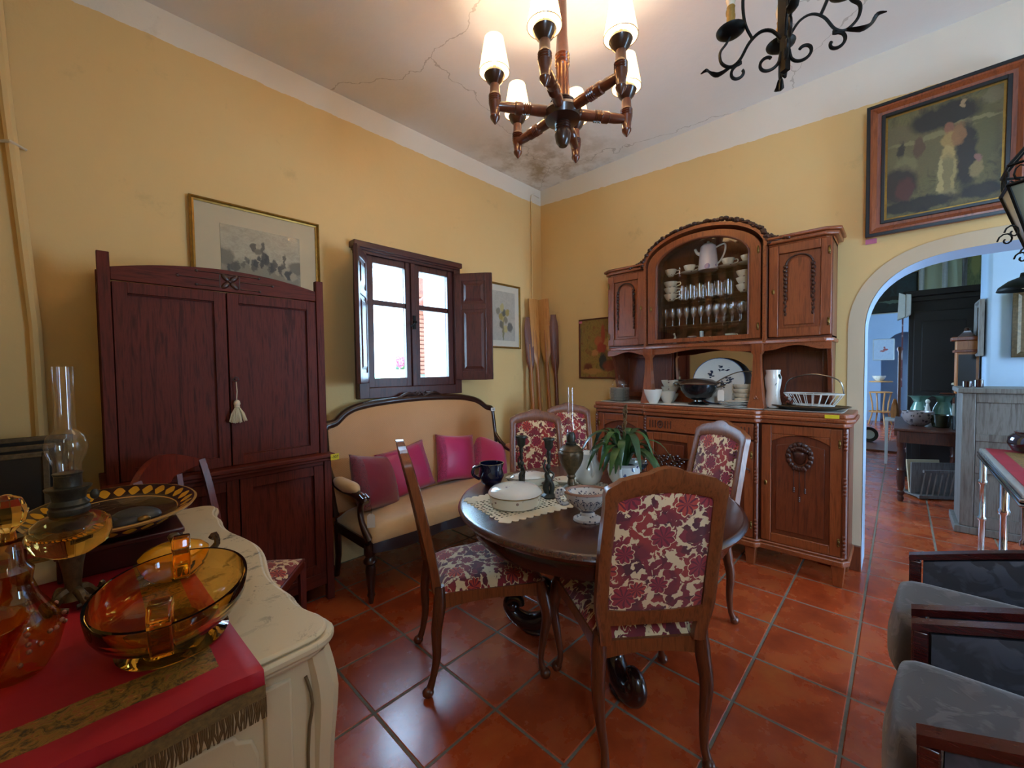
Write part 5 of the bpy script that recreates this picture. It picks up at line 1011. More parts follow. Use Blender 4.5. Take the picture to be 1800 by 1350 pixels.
for i in range(12):
    u = -.175+.068*(i % 6); dv = -.06 if i >= 6 else .02
    if base is None:
        base = thing('tumbler', 'clear straight tumbler in the rows on the second shelf', 'glass', hp(u, 1.925, dv), 0, 'tumblers on the second shelf'); g = G(); g.lathe([(.001, .003), (.024, .003), (.0245, 0), (.029, .105), (.027, .105), (.0225, .006), (.001, .005)], seg=14); g.obj('glass', M['thin'], base)
    else: dup(base, hp(u, 1.925, dv))
base = None
for i in range(22):
    u = -.30+.056*(i % 11)+(.02 if i >= 11 else 0); dv = -.065 if i >= 11 else .03
    if base is None:
        base = thing('wine_glass', 'clear stemmed wine glass in the rows on the third shelf', 'glass', hp(u, 1.715, dv), 0, 'wine glasses on the third shelf'); g = G(); g.lathe([(.001, .001), (.025, .001), (.003, .006), (.003, .06), (.018, .072), (.026, .10), (.023, .145)], seg=12); g.obj('glass', M['thin'], base)
    else: dup(base, hp(u, 1.715, dv))
cb = thing('cut_glass_bowl', 'small cut glass bowl in front of the stemmed glasses on the third shelf', 'bowl', hp(.14, 1.715, .07)); g = G(); g.lathe([(.02, 0), (.03, .02), (.055, .045), (.05, .045), (.02, .01)], seg=20, mod=lambda a, z: 1+.05*cos(10*a)); g.obj('bowl', M['thin'], cb)
# floor of the glazed compartment
FZ = 1.576
cup('wide shallow white dish at the left of the glazed compartment floor', hp(-.28, FZ, .03), .05, .03, M['white_china'], False, name='dish'); pf = thing('bird_figurine', 'small white bird figurine at the left of the glazed compartment floor', 'figurine', hp(-.25, FZ, -.03)); g = G(); g.tube([(0, 0, 0), (0, 0, .03), (.01, 0, .055), (-.004, 0, .075)], [.018, .014, .008, .006], 8, 3); g.ball((-.008, 0, .08), .009, 8); g.obj('body', M['white_china'], pf)
pot('jar', 'grey ribbed jar on the glazed compartment floor', 'jar', hp(-.10, FZ), [(.03, 0), (.036, .01), (.036, .05), (.028, .055)], M['delft'], seg=18); pot('candle', 'pale blue pillar candle on the glazed compartment floor', 'candle', hp(-.02, FZ, .02), [(.014, 0), (.014, .085), (.004, .088)], plain('pale blue wax', '#c3dff0', .4, var=.02), seg=16)
pot('shell_ornament', 'small white shell ornament right of the pale blue candle', 'ornament', hp(.045, FZ, .03), [(.03, 0), (.034, .012), (.022, .032), (.006, .042)], M['china_fl'], seg=18, mod=lambda a, z: 1+.08*cos(8*a)); cup('teacup and saucer on the glazed compartment floor', hp(.18, FZ, .01), .034, .045, M['china_fl'], True, rz=-pi/2, saucer=True)
# ---------------- distressed white chest, near left ----------------
cz = .85
cc = thing('painted_chest', 'distressed white painted chest of drawers with a wavy moulded top, nearest at left', 'chest of drawers', (-3.52, -1.475, 0))
# local: front faces +x, x -.35..+.34, y -.60..+.60 ; far end y=+.6
def wavy(e):
    y0, y1 = -.605-e*.6, .60+e; x1 = .325+e; P = [(-.36, y0), (.26, y0)]; P += [(.26+(x1-.26)*sin(t*pi/12), y0+.05*(1-cos(t*pi/12))) for t in range(1, 7)]
    for i in range(1, 40):
        t = i/40; y = y0+.05+(y1-y0-.1)*t; P.append((x1-.012+.018*cos(t*2*pi*2)-.018*(abs(t-.5) > .34)*sin((abs(t-.5)-.34)/.16*pi), y))
    P += [(.26+(x1-.26)*sin(t*pi/12), y1-.05*(1-cos(t*pi/12))) for t in range(6, 0, -1)]+[(.26, y1), (-.36, y1)]; return P
g = G(); g.prism(wavy(-.012), cz-.012, cz); g.prism(wavy(0), cz-.032, cz-.012); g.prism(wavy(-.018), cz-.046, cz-.032); g.obj('top', M['chest'], cc, bevel=.007, angle=50)
g = G(); g.box((-.35, -.57, .12), (.29, .565, cz-.045)); g.obj('carcass', M['chest'], cc, bevel=.012)
def end_panel(y, s):
    g = G(); fr(g, -.33, .235, .16, .775, .05, y-.006 if s < 0 else y-.004, y+.004 if s < 0 else y+.006); g.obj('end_frame', M['chest'], cc, bevel=.006)
    g = G(); P = [(-.27, .22), (.175, .22), (.175, .66)]+[(.175-.02*t/6-.02*(t > 3), .66+.012*t) for t in range(1, 6)]+[(.12, .725), (-.27, .725)]
    g.prism(P, -(y-.008), -(y+.002), XZ); g.obj('end_panel', M['chest'], cc, bevel=.005)
end_panel(-.57, -1)
for s in (-1, 1):
    g = G(); y = -.55 if s < 0 else .545; g.tube([(.285, y, .80), (.30, y, .70), (.292, y, .55), (.288, y, .3), (.30, y-.0, .14), (.31, y, .05), (.30, y, .0)], [.03, .034, .028, .026, .03, .026, .02], 8, 4); g.obj('corner_post', M['chest'], cc)
    g = G(); g.tube([(.262, y+s*.022, .76), (.272, y+s*.026, .70), (.262, y+s*.022, .6), (.26, y+s*.022, .25)], .0035, 6, 3); g.obj('incised_line', M['chest_in'], cc)
    g = G(); g.tube([(-.33, y, .14), (-.33, y, 0)], [.026, .018], 8); g.obj('foot', M['chest'], cc)
for k in range(3):
    z0 = .16+k*.215; g = G(); g.box((.285, -.50, z0), (.305, .495, z0+.195)); d = g.obj('drawer', M['chest'], cc, bevel=.006)
    for y in (-.28, .28): g = G(); g.tube([(.305, y-.04, z0+.11), (.33, y-.03, z0+.09), (.33, y+.03, z0+.09), (.305, y+.04, z0+.11)], .004, 6, 3); g.obj('handle', M['brass'], d)
# runner: red with gold brocade bands and a fringe
def runner_mat(name, x0, x1, y0, y1, bw, off):
    t = NT(name); v = t.coord(); o = t.sep(v)
    dx = t.math('MINIMUM', t.math('SUBTRACT', o[0], x0), t.math('SUBTRACT', x1, o[0])); dy = t.math('MINIMUM', t.math('SUBTRACT', o[1], y0), t.math('SUBTRACT', y1, o[1])); d = t.math('MINIMUM', dx, dy)
    f = t.math('MULTIPLY', t.math('GREATER_THAN', d, off), t.math('LESS_THAN', d, off+bw)); n = t.noise(v, 55, 4, .65, 1.5)
    br = t.ramp(n, [(.36, '#3a2c14'), (.46, '#75541f'), (.54, '#94702a'), (.62, '#94492c'), (.7, '#b8923a')]); rd = t.mix(t.noise(v, 6, 3), '#b01226', '#8a0a1c')
    return t.P(col=t.mix(f, rd, br), rough=.6, nrm=t.bump(t.math('ADD', t.math('MULTIPLY', f, n), t.math('MULTIPLY', t.noise(v, 12, 3), .8)), .5, .006))
ru = thing('red_runner', 'red and gold brocade runner with a long fringe over the end of the painted chest', 'table runner', (-3.535, -1.48, cz+.001))
RM = runner_mat('brocade runner', -.33, .185, -.61, .42, .075, .05)
rx0, rx1, ry0, ry1 = -.33, .19, -.615, .42
def RF(sg):
    def f(u, v):
        x = rx0+(rx1-rx0)*u+.045*(v-1)*u; s = v*1.035; y = ry1-(ry1-ry0)*min(s, 1)
        z = .0025+.0012*sin(x*50+y*20); over = max(0, s-1)*(ry1-ry0)
        if over > 0: y = ry0-.006-.004*sin(x*40); z = -over+.0025
        return Vector((x, y, z+sg))
    return f
g = G(); g.slab(RF(0), 20, 60); g.obj('cloth', RM, ru, solid=.002, angle=80)
zb = -.035*(ry1-ry0)+.003
g = G(); g.box((rx0, ry0-.012, zb-.014), (rx1, ry0-.006, zb+.008)); g.obj('braid', plain('gold braid', '#8a6c3c', .7, var=.5, scale=120), ru)
g = G(); rr = random.Random(8)
for i in range(190):
    x = rx0+(rx1-rx0)*i/189; g.tube([(x, ry0-.010, zb-.012), (x+rr.uniform(-.003, .003), ry0-.013, zb-.03), (x+rr.uniform(-.004, .004), ry0-.010, zb-.052)], [.0012, .0017, .001], 4)
o = g.obj('fringe', plain('fringe threads', '#7c5c34', .8, var=.4, scale=60), ru); o['kind'] = 'stuff'
CZ = cz+.0055
# amber centrepiece bowl
ab = thing('amber_glass_bowl', 'oval amber glass centrepiece bowl with two block handles on the red runner', 'bowl', (-3.442, -1.878, CZ), radians(-12))
def ell(prof, seg=72, sx=.124, sy=.178, **k): g = G(); g.lathe([(r, z) for r, z in prof], seg=seg, sx=sx, sy=sy, **k); return g
g = ell([(1e-4, .030), (.45, .032), (.75, .045), (.90, .062), (.965, .078), (.975, .082), (1.0, .108), (.995, .112), (.955, .112), (.94, .088), (.90, .078), (.86, .068), (.7, .053), (.42, .040), (1e-4, .038)]); g.obj('bowl', M['amber'], ab)
g = G(); g.solid([(.085, 0), (.088, .004), (.07, .014), (.045, .026), (.04, .031)], seg=48, sy=1.12); g.obj('foot', M['amber_d'], ab)
for s in (-1, 1):
    g = G(); P = [(s*.176, .085), (s*.186, .13), (s*.176, .152), (s*.145, .150), (s*.135, .13), (s*.150, .112), (s*.145, .06), (s*.158, .05)]
    g.prism(P, -.016, .016, YZ); g.obj('handle', M['amber_d'], ab, bevel=.004)
# covered yellow tureen
yt = thing('yellow_covered_dish', 'round yellow covered dish painted with dark leaves behind the amber bowl', 'dish', (-3.405, -1.57, CZ)); yt.scale = (.84, .84, .95)
def ytm():
    t = NT('yellow glaze'); v = t.coord(); n = t.noise(v, 16, 2, .5, 1.5); o = t.sep(v); f = t.math('MULTIPLY', t.ramp(n, [(.56, 0.0), (.58, 1.0)]), t.math('LESS_THAN', o[2], .062))
    return t.P(col=t.mix(f, '#dd8d12', '#2c1a10'), rough=.2, coat=.6)
g = G(); g.solid([(.05, 0), (.066, .008), (.083, .035), (.086, .052), (.08, .064), (.07, .066)], seg=40); g.obj('bowl', ytm(), yt)
g = G(); g.solid([(.084, .064), (.085, .07), (.07, .083), (.04, .094), (.01, .098)], seg=40); l_ = g.obj('lid', plain('yellow lid glaze', '#e39a1a', .2, var=.1, coat=.6), yt)
g = G(); g.solid([(.008, .097), (.012, .104), (.016, .115), (.01, .122)], seg=14); g.obj('knob', M['bronze'], l_); g = G(); g.tube([(.086, -.01, .05), (.105, -.015, .07), (.10, -.012, .095), (.09, -.01, .085)], .009, 8, 3); g.obj('handle', plain('brown handle', '#3d2414', .2, coat=.6), yt)
# decorated oval dish on a dark red box
bx = thing('lacquer_box', 'dark red lacquer box under the decorated oval dish', 'box', (-3.49, -1.205, CZ)); g = G(); g.box((-.125, -.19, 0), (.125, .17, .072)); g.obj('body', plain('oxblood lacquer', '#3a0f10', .3, var=.2, coat=.4), bx, bevel=.004); g = G(); g.box((-.129, -.194, .060), (.129, .174, .076)); g.obj('lid', plain('oxblood lid', '#4a1514', .3, var=.2, coat=.4), bx, bevel=.004)
def dish_mat():
    t = NT('enamelled dish'); v = t.coord(); o = t.sep(v); x = t.math('DIVIDE', o[0], .19); y = t.math('DIVIDE', o[1], .27); r = t.vm('LENGTH', t.comb(x, y, 0.0)); an = t.math('ARCTAN2', y, x)
    lob = t.math('ABSOLUTE', t.math('SINE', t.math('MULTIPLY', an, 14.0))); pet = t.math('LESS_THAN', t.math('ADD', t.math('MULTIPLY', t.math('ABSOLUTE', t.math('SUBTRACT', r, .86)), 9.0), t.math('MULTIPLY', lob, -1.0)), -.28)
    c = t.mix(pet, '#2a1a12', '#d79a24')
    ring = t.math('MAXIMUM', t.math('GREATER_THAN', r, .965), t.math('MULTIPLY', t.math('GREATER_THAN', r, .735), t.math('LESS_THAN', r, .75))); c = t.mix(ring, c, '#b98a48')
    inn = t.math('LESS_THAN', r, .72); w = t.n('TexWave', {'Vector': v, 'Scale': 9.0, 'Distortion': 9.0, 'Detail': 2.0, 'Detail Scale': 1.6}, wave_type='RINGS').outputs['Fac']
    pat = t.ramp(w, [(.42, '#241610'), (.5, '#8a6a48'), (.58, '#241610')]); c = t.mix(inn, c, pat)
    fx = t.math('SUBTRACT', o[0], -.01); fy = t.math('SUBTRACT', o[1], -.085); fr_ = t.vm('LENGTH', t.comb(fx, fy, 0.0)); fa = t.math('ARCTAN2', fy, fx)
    fl = t.math('LESS_THAN', fr_, t.math('ADD', .042, t.math('MULTIPLY', t.math('SINE', t.math('MULTIPLY', fa, 5.0)), .010))); c = t.mix(fl, c, '#e0a422'); c = t.mix(t.math('LESS_THAN', fr_, .013), c, '#4a2412')
    return t.P(col=c, rough=.25, coat=.6)
dd = thing('decorated_oval_dish', 'large oval dish enamelled with ochre petals and dark scrolls on the lacquer box', 'dish', (-3.50, -1.235, CZ+.077), rot=(0, 0, 0))
g = G(); g.solid([(.45, .0), (.5, .002), (.74, .022), (.98, .056), (1.0, .062), (.97, .064), (.72, .034), (.45, .014)], seg=72, sx=.19, sy=.27); g.obj('dish', dish_mat(), dd, angle=60)
for loc, r, m, lab in (((-3.46, -1.31, .035), (.045, .06, .026), 'stone2', 'large grey-blue pebble in the decorated oval dish'), ((-3.525, -1.335, .034), (.032, .045, .02), 'stone', 'flat brown-black pebble left of the grey pebble in the oval dish'), ((-3.49, -1.40, .043), (.036, .024, .018), 'stone', 'dark pebble nearest the viewer in the oval dish'), ((-3.45, -1.40, .047), (.017, .012, .010), 'brass', 'tiny ochre pebble at the near edge of the oval dish')):
    g = G(); g.ball((0, 0, 0), r, 14); tag(g.obj('pebble', M[m]), lab, 'pebble', 'pebbles in the oval dish', (loc[0], loc[1], CZ+.077+loc[2]), random.uniform(0, 2))
# tall oil lamp with amber reservoir
al = thing('amber_oil_lamp', 'tall oil lamp with amber reservoir, cast foot and clear chimney on the painted chest', 'oil lamp', (-3.583, -1.56, CZ)); al.scale = (.68, .68, 1.0)
g = G(); g.solid([(.035, .018), (.022, .035), (.020, .05), (.026, .09), (.032, .115), (.034, .12)], seg=28); 
for k in range(4):
    a = k*pi/2+.5; Mx = R(a, 'Z'); g.tube([(.01, 0, .035), (.035, 0, .03), (.055, 0, .012), (.072, .01, .010), (.078, .0, .025), (.068, -.006, .028)], [.014, .013, .011, .010, .009, .005], 7, 4, M=Mx); g.tube([(.05, -.02, .008), (.058, .03, .012), (.04, .05, .008)], .007, 6, 3, M=Mx)
al_f = g.obj('cast_foot', M['bronze'], al)
g = G(); g.solid([(.03, .118), (.05, .122), (.09, .142), (.103, .168), (.098, .190), (.07, .208), (.045, .214)], seg=48, mod=lambda a, z: 1+.012*cos(20*a)); g.obj('reservoir', M['amber'], al)
g = G(); g.solid([(.045, .212), (.05, .218), (.05, .226), (.046, .23), (.05, .236), (.045, .24), (.040, .246), (.044, .262), (.055, .270), (.056, .274), (.036, .276)], seg=28); g.solid([(.034, .276), (.033, .30), (.037, .306)], seg=14); g.ball((.06, -.01, .25), (.012, .006, .012), 8); g.obj('burner', M['dbronze'], al)
g = G(); g.lathe([(.034, .30), (.034, .325), (.046, .345), (.052, .365), (.046, .388), (.026, .404), (.0245, .42), (.0255, .545)], seg=32); g.obj('chimney', M['thin'], al)
# decanter and fan vase at the left edge
dc = thing('amber_decanter', 'amber glass decanter with stopper and painted flowers at the left edge', 'decanter', (-3.65, -1.80, CZ)); dc.scale = (.75, .75, 1.0)
g = G(); g.solid([(.045, 0), (.05, .004), (.07, .03), (.082, .065), (.072, .10), (.045, .135), (.034, .165), (.038, .185), (.024, .20), (.02, .235), (.028, .245)], seg=40); g.obj('body', M['amber_l'], dc)
g = G(); g.solid([(.014, .24), (.012, .255), (.028, .27), (.034, .29), (.024, .312), (.006, .32)], seg=10); g.obj('stopper', M['amber'], dc, angle=15)
g = G(); rr = random.Random(6)
for k in range(34): a = rr.uniform(0, 2*pi); z = rr.uniform(.04, .11); r = .0815*(1-((z-.065)/.12)**2)**.5; g.ball((r*cos(a), r*sin(a), z), (.005, .006, .004), 6)
g.obj('painted_flowers', plain('rose enamel', '#b87a62', .4, var=.3), dc)['kind'] = 'stuff'
fv = thing('amber_fan_vase', 'flared amber glass vase cut off by the left edge, beside the decanter', 'vase', (-3.695, -1.98, CZ)); g = G(); g.lathe([(.03, 0), (.02, .012), (.028, .04), (.05, .10), (.078, .17), (.075, .17), (.046, .10), (.024, .045), (1e-4, .03)], seg=32, mod=lambda a, z: 1+.03*cos(12*a)); g.obj('body', M['amber_thin'], fv)
wc = pot('turned_candlestick', 'slender red turned wooden candlestick behind the amber oil lamp', 'candlestick', (-3.668, -1.455, CZ), [(.03, 0), (.028, .01), (.012, .02), (.016, .035), (.011, .045), (.016, .06), (.012, .075), (.013, .12), (.02, .13), (.015, .14)], M['red_wood'], seg=16)
pc = thing('place_card', 'small white folded card behind the foot of the amber oil lamp', 'card', (-3.625, -1.36, CZ)); g = G(); g.add([(-.03, 0, 0), (.03, 0, 0), (.03, .02, .05), (-.03, .02, .05), (-.03, .04, 0), (.03, .04, 0)], [(0, 1, 2, 3), (3, 2, 5, 4)]); g.obj('card', M['tagp'], pc, solid=.001)
# dark framed panels leaning behind the chest
for k, (dx, dy, h) in enumerate(((0, 0, 1.08), (.04, .09, 1.10), (.08, .17, 1.125))):
    t_ = thing('framed_panel', ['nearest dark framed panel leaning behind the chest at far left', 'middle dark framed panel of three leaning at far left', 'rearmost dark framed panel of three leaning at far left'][k], 'frame', (-3.80+dx*.8, -.50+dy, 0), 0, 'dark framed panels at far left', rot=(radians(-3), 0, 0))
    g = G(); fr(g, -.14, .14, 0, h, .018, -.018, .004); g.obj('frame', M['bronze'], t_, bevel=.002); g = G(); g.box((-.125, -.006, .015), (.125, 0, h-.015)); g.obj('panel', M['black'], t_)
# ---------------- red wooden chair by the armoire ----------------
rc = thing('red_wooden_chair', 'red-brown wooden chair with a curved top rail between chest and armoire', 'chair', (-3.22, -.68, 0), radians(-128))
# local: +y forward
for s in (-1, 1):
    g = G(); g.tube([(s*.205, -.10, .965), (s*.20, -.06, .80), (s*.195, -.01, .46), (s*.195, -.03, .2), (s*.20, -.06, 0)], [.018, .019, .022, .019, .016], 4, 3); g.obj('back_post', M['red_wood'], rc)
    g = G(); g.tube([(s*.2, .345, .42), (s*.2, .345, 0)], [.022, .016], 4); g.obj('leg', M['red_wood'], rc)
g = G(); n = 24; up = [(-.225+.45*i/n, .955+.075*(1-abs(2*i/n-1)**1.6)+(.0)) for i in range(n+1)]; lo = [(-.225+.45*i/n, .93-.012*cos((2*i/n-1)*pi)-(.02 if abs(2*i/n-1) < .25 else 0)) for i in range(n+1)]
f_ = lambda x, z, o_: (x, -.10-.045*(1-(x/.225)**2)+o_, z)
A = [f_(x, z, .012) for x, z in up]; B = [f_(x, z, .012) for x, z in lo]; Cc = [f_(x, z, -.012) for x, z in lo]; D = [f_(x, z, -.012) for x, z in up]
for P, Q in ((A, B), (B, Cc), (Cc, D), (D, A)): g.strip(P, Q)
g.obj('top_rail', M['red_wood'], rc, angle=30)
g = G(); g.tube([f_(-.2, .70, .03), f_(0, .69, .03), f_(.2, .70, .03)], .02, 4, 4, flat=.5); g.obj('mid_rail', M['red_wood'], rc)
for x in (-.1, 0, .1): g = G(); g.tube([f_(x, .92, .0), f_(x*.9, .70, .03)], .014, 4, flat=.5); g.obj('splat', M['red_wood'], rc)
g = G(); g.box((-.215, -.02, .39), (.215, .36, .435)); g.obj('seat_frame', M['red_wood'], rc, bevel=.006)
g = G(); g.slab(lambda u, v: Vector(((2*u-1)*.205, -.01+.36*v, .436+.028*((1-(2*u-1)**4)*(1-(2*v-1)**4))**.5)), 12, 12); g.obj('seat_pad', M['fl_seat'], rc)
# ---------------- grey armchairs ----------------
def armchair(cx, label):
    a = thing('armchair', label, 'armchair', (cx, -2.95, 0), 0, 'grey upholstered mahogany armchairs')   # front toward +y, local y<=0
    ZS = .562
    def F(top):
        def f(u, v):
            x = (2*u-1)*.222; y = -.50+v*(.525+.03*(1-abs(2*u-1)**3)); k = (1-(2*u-1)**10)*(1-(2*v-1)**14); return Vector((x, y, .40 if not top else .42+(ZS-.42)*max(0, k)**.3))
        return f
    g = G(); g.slab(F(1), 24, 24); g.slab(F(0), 24, 24)
    for e in (0, 1): g.strip([F(1)(e, i/24) for i in range(25)], [F(0)(e, i/24) for i in range(25)])
    g.strip([F(1)(i/24, 1) for i in range(25)], [F(0)(i/24, 1) for i in range(25)]); g.obj('seat', M['grey_vel'], a, angle=70)
    zr = lambda t: .637+.16*sin(t*pi*.42)/sin(pi*.42)*t**.05 if t > 0 else .637
    for s in (-1, 1):
        g = G(); x0, x1 = sorted((s*.226, s*.262)); n = 14
        for i in range(n):
            y0, y1 = -.60*i/n, -.60*(i+1)/n; z0, z1 = zr(i/n), zr((i+1)/n)
            g.add([(x0, y0, z0-.022), (x1, y0, z0-.022), (x1, y0, z0), (x0, y0, z0), (x0, y1, z1-.022), (x1, y1, z1-.022), (x1, y1, z1), (x0, y1, z1)], [(0, 4, 5, 1), (3, 2, 6, 7), (0, 3, 7, 4), (1, 5, 6, 2)]+([(0, 1, 2, 3)] if i == 0 else [])+([(4, 7, 6, 5)] if i == n-1 else []))
        g.obj('arm_rail', M['mahog'], a, angle=30)
        g = G(); g.box((x0, -.035, .0), (x1, -.001, .618)); g.obj('front_post', M['mahog'], a, bevel=.004)
        g = G(); g.box((x0, -.6, .0), (x1, -.565, 1.0)); g.obj('rear_post', M['mahog'], a, bevel=.004)
        def fp(u, v): z0 = .44; return Vector((s*(.222-.016*(1-(2*u-1)**4)*(1-(2*v-1)**4)), -.04-.52*u, z0+(zr(.07+.86*u)-.028-z0)*v))
        def fo(u, v): p = fp(u, v); return Vector((s*.252, p.y, p.z if v > .5 else .34))
        g = G(); g.slab(fp, 12, 8); g.slab(fo, 8, 2); g.obj('side_panel', M['grey_dark'], a, angle=70)
    g = G(); g.box((-.24, -.03, .33), (.24, -.005, .41)); g.obj('seat_rail', M['mahog'], a, bevel=.004)
    g = G(); g.slab(lambda u, v: Vector(((2*u-1)*.225, -.52-.05*v+.03*(1-(2*u-1)**4)*(1-(2*v-1)**4), .50+.50*v)), 12, 12); g.box((-.228, -.60, .40), (.228, -.575, 1.02)); g.obj('backrest', M['grey_vel'], a, angle=70)
armchair(-1.572, 'grey damask armchair with mahogany arms, the further of two at lower right'); armchair(-2.155, 'grey damask armchair with mahogany arms, nearest at lower right')
# ---------------- through the arch ----------------
ct = thing('chrome_console', 'chrome-legged console table with a red runner in the archway at right edge', 'table', (.14, -3.60, 0))
g = G(); g.box((-.72, -.27, .755), (.72, .27, .775)); g.obj('tabletop', plain('white marble top', '#c9c6bf', .2, var=.15, coat=.4), ct, bevel=.004)
g = G(); g.box((-.73, -.28, .715), (.73, .28, .73)); g.box((-.73, -.28, .738), (.73, .28, .754)); g.obj('chrome_band', M['chrome'], ct, bevel=.005)
for x in (-.70, -.12, .70):
    for y in (-.25, .25): g = G(); g.solid([(.018, 0), (.022, .03), (.016, .05), (.016, .26), (.024, .27), (.024, .285), (.016, .295), (.016, .52), (.024, .53), (.024, .55), (.018, .56), (.02, .716)], (x, y, 0), 16); g.obj('leg', M['chrome'], ct)
r2 = thing('red_runner', 'narrow red and gold brocade runner on the chrome console in the archway', 'table runner', (.14, -3.60, .776)); g = G(); g.box((-.72, .08, 0), (.72, .24, .004)); g.box((-.72, -.24, 0), (.72, .08, .004)); g.obj('cloth', runner_mat('second brocade runner', -.74, .70, -.24, .26, .10, .09), r2)
pot('ruby_vase', 'squat dark red glazed vase on the chrome console at the right edge', 'vase', (.80, -3.56, .781), [(.06, 0), (.09, .01), (.115, .06), (.11, .10), (.08, .13), (.085, .14)], M['ruby'], seg=32)
gc = thing('grey_washed_cabinet', 'grey-washed rustic panelled cabinet beyond the arch at right', 'cabinet', (1.37, -3.28, 0))   # front faces -x ; local y negative to the right
g = G(); g.box((.02, -1.2, .05), (.46, 0, 1.145)); g.obj('carcass', M['greywash'], gc, bevel=.006)
g = G(); g.box((-.02, -1.23, 1.145), (.50, .025, 1.185)); g.obj('top', M['greywash'], gc, bevel=.006); g = G(); g.box((-.012, -1.22, 0), (.48, .03, .06)); g.obj('plinth', M['greywash'], gc, bevel=.006)
for y0, y1 in ((-.075, 0), (-1.2, -1.125)): g = G(); g.box((0, y0, .06), (.03, y1, 1.145)); g.obj('stile', M['greywash'], gc, bevel=.005)
for z0, z1, in ((.06, .16), (.50, .56), (.76, .82), (1.07, 1.145)): g = G(); g.box((.002, -1.125, z0), (.03, -.075, z1)); g.obj('rail', M['greywash'], gc, bevel=.005)
for z0, z1 in ((.16, .50), (.56, .76), (.82, 1.07)):
    for y0, y1 in ((-.59, -.08), (-1.12, -.61)): g = G(); g.box((.012, y0, z0), (.028, y1, z1)); g.obj('panel', M['greywash'], gc)
pot('candle_jar', 'red candle jar with a clear lid, left of the pair on the grey cabinet', 'jar', (1.50, -3.315, 1.186), [(.024, 0), (.028, .004), (.028, .05), (.02, .055)], M['ruby'], seg=16)
pot('candle_jar', 'red candle jar with a clear lid, right of the pair on the grey cabinet', 'jar', (1.56, -3.385, 1.186), [(.024, 0), (.028, .004), (.028, .06), (.02, .065)], M['ruby'], seg=16)

t2 = thing('turned_leg_table', 'brown wooden side table with turned legs beyond the arch', 'table', (2.70, -3.19, 0))
g = G(); g.box((-.66, -.24, .72), (.66, .32, .745)); g.obj('tabletop', M['tbl2'], t2, bevel=.006); g = G(); g.box((-.62, -.21, .60), (.62, .28, .72)); g.obj('apron', M['tbl2'], t2, bevel=.003)
for x in (-.58, .58):
    for y in (-.18, .26): g = G(); g.solid([(.018, 0), (.028, .03), (.02, .06), (.03, .08), (.03, .10), (.02, .11), (.03, .16), (.034, .25), (.028, .30), (.038, .32), (.028, .34), (.036, .40), (.034, .48), (.024, .54), (.036, .56), (.036, .72)], (x, y, 0), 14); g.obj('leg', M['tbl2'], t2)
g = G(); g.box((-.12, -.015, 0), (.12, .015, .035), M=T(-.45, .30, .66)); g.obj('drawer_front', M['tbl2'], t2)
TT = .7465
pot('mosaic_bowl', 'brown and cream patterned footed bowl on the turned-leg table', 'bowl', (2.42, -3.05, TT), [(.05, 0), (.06, .006), (.10, .04), (.125, .10), (.122, .15), (.112, .15), (.10, .09), (.04, .03)], porcelain('mosaic glaze', '#8a7a78', '#33282c', 30, .62, .3), seg=32)
pot('green_glass_vase', 'green glass vase with a wavy rim, left of the pair on the far table', 'vase', (2.85, -3.07, TT), [(.05, 0), (.085, .05), (.07, .15), (.045, .22), (.07, .27), (.10, .29)], M['green_glass'], seg=32, mod=lambda a, z: 1+(.08*cos(6*a) if z > .26 else 0))
pot('green_glass_vase', 'green glass vase with a wavy rim, right of the pair on the far table', 'vase', (2.95, -3.26, TT), [(.06, 0), (.095, .05), (.08, .15), (.05, .22), (.07, .27), (.10, .29)], M['green_glass'], seg=32, mod=lambda a, z: 1+(.08*cos(6*a) if z > .26 else 0))
ft = thing('white_statuette', 'slim white statuette between the green glass vases', 'statuette', (2.72, -3.13, TT)); g = G(); g.tube([(0, 0, 0), (0, 0, .06), (.01, 0, .13), (0, 0, .19), (0, 0, .21)], [.03, .02, .026, .014, .012], 10, 4); g.ball((0, 0, .235), (.02, .02, .026), 10); g.obj('body', M['white_china'], ft)
pot('olive_pot', 'olive green ribbed glass pot on the turned-leg table', 'pot', (2.38, -3.215, TT), [(.055, 0), (.065, .01), (.072, .08), (.085, .125), (.08, .125), (.065, .08), (.05, .02)], plain('olive glass', '#34382a', .15, coat=.6), seg=24, mod=lambda a, z: 1+.02*cos(14*a))
lb = thing('leaning_board', 'white board leaning on the wall side of the far table', 'board', (2.55, -3.36, TT), rot=(0, radians(-8), 0)); g = G(); g.box((-.01, -.06, 0), (.01, .06, .235)); g.obj('board', M['tagp'], lb)
pot('dark_mug', 'black and brown mug at the right end of the turned-leg table', 'mug', (2.24, -3.325, TT), [(.04, 0), (.045, .01), (.042, .13), (.038, .13)], M['black'], seg=20)
mr = thing('magazine_rack', 'pale slatted magazine rack on the floor under the far table', 'magazine rack', (2.50, -3.17, .0), radians(-55))
for s in (-1, 1):
    g = G(); g.box((-.20, -.012, 0), (.20, .012, .03), M=T(0, s*.10, .012)); g.obj('base_rail', M['greywash'], mr)
    g = G(); g.box((-.20, -.010, 0), (.20, .010, .025), M=T(0, s*.155, .29)); g.obj('top_rail', M['greywash'], mr)
    for k in range(8): x = -.18+.36*k/7; g = G(); g.tube([(x, s*.10, .03), (x, s*.155, .30)], .008, 4); g.obj('slat', M['greywash'], mr)
g = G(); g.box((-.2, -.006, .03), (.2, .006, .36)); g.obj('divider', M['greywash'], mr)
g = G(); g.box((-.2, -.1, .02), (.2, .1, .035)); g.obj('floor_panel', M['greywash'], mr)
mg = thing('magazine', 'cream magazine standing in the slatted rack', 'magazine', (2.50, -3.12, .04), radians(-55), rot=(radians(-8), 0, radians(-55))); g = G(); g.box((-.15, -.008, 0), (.15, .008, .34)); g.obj('cover', M['paper'], mg)
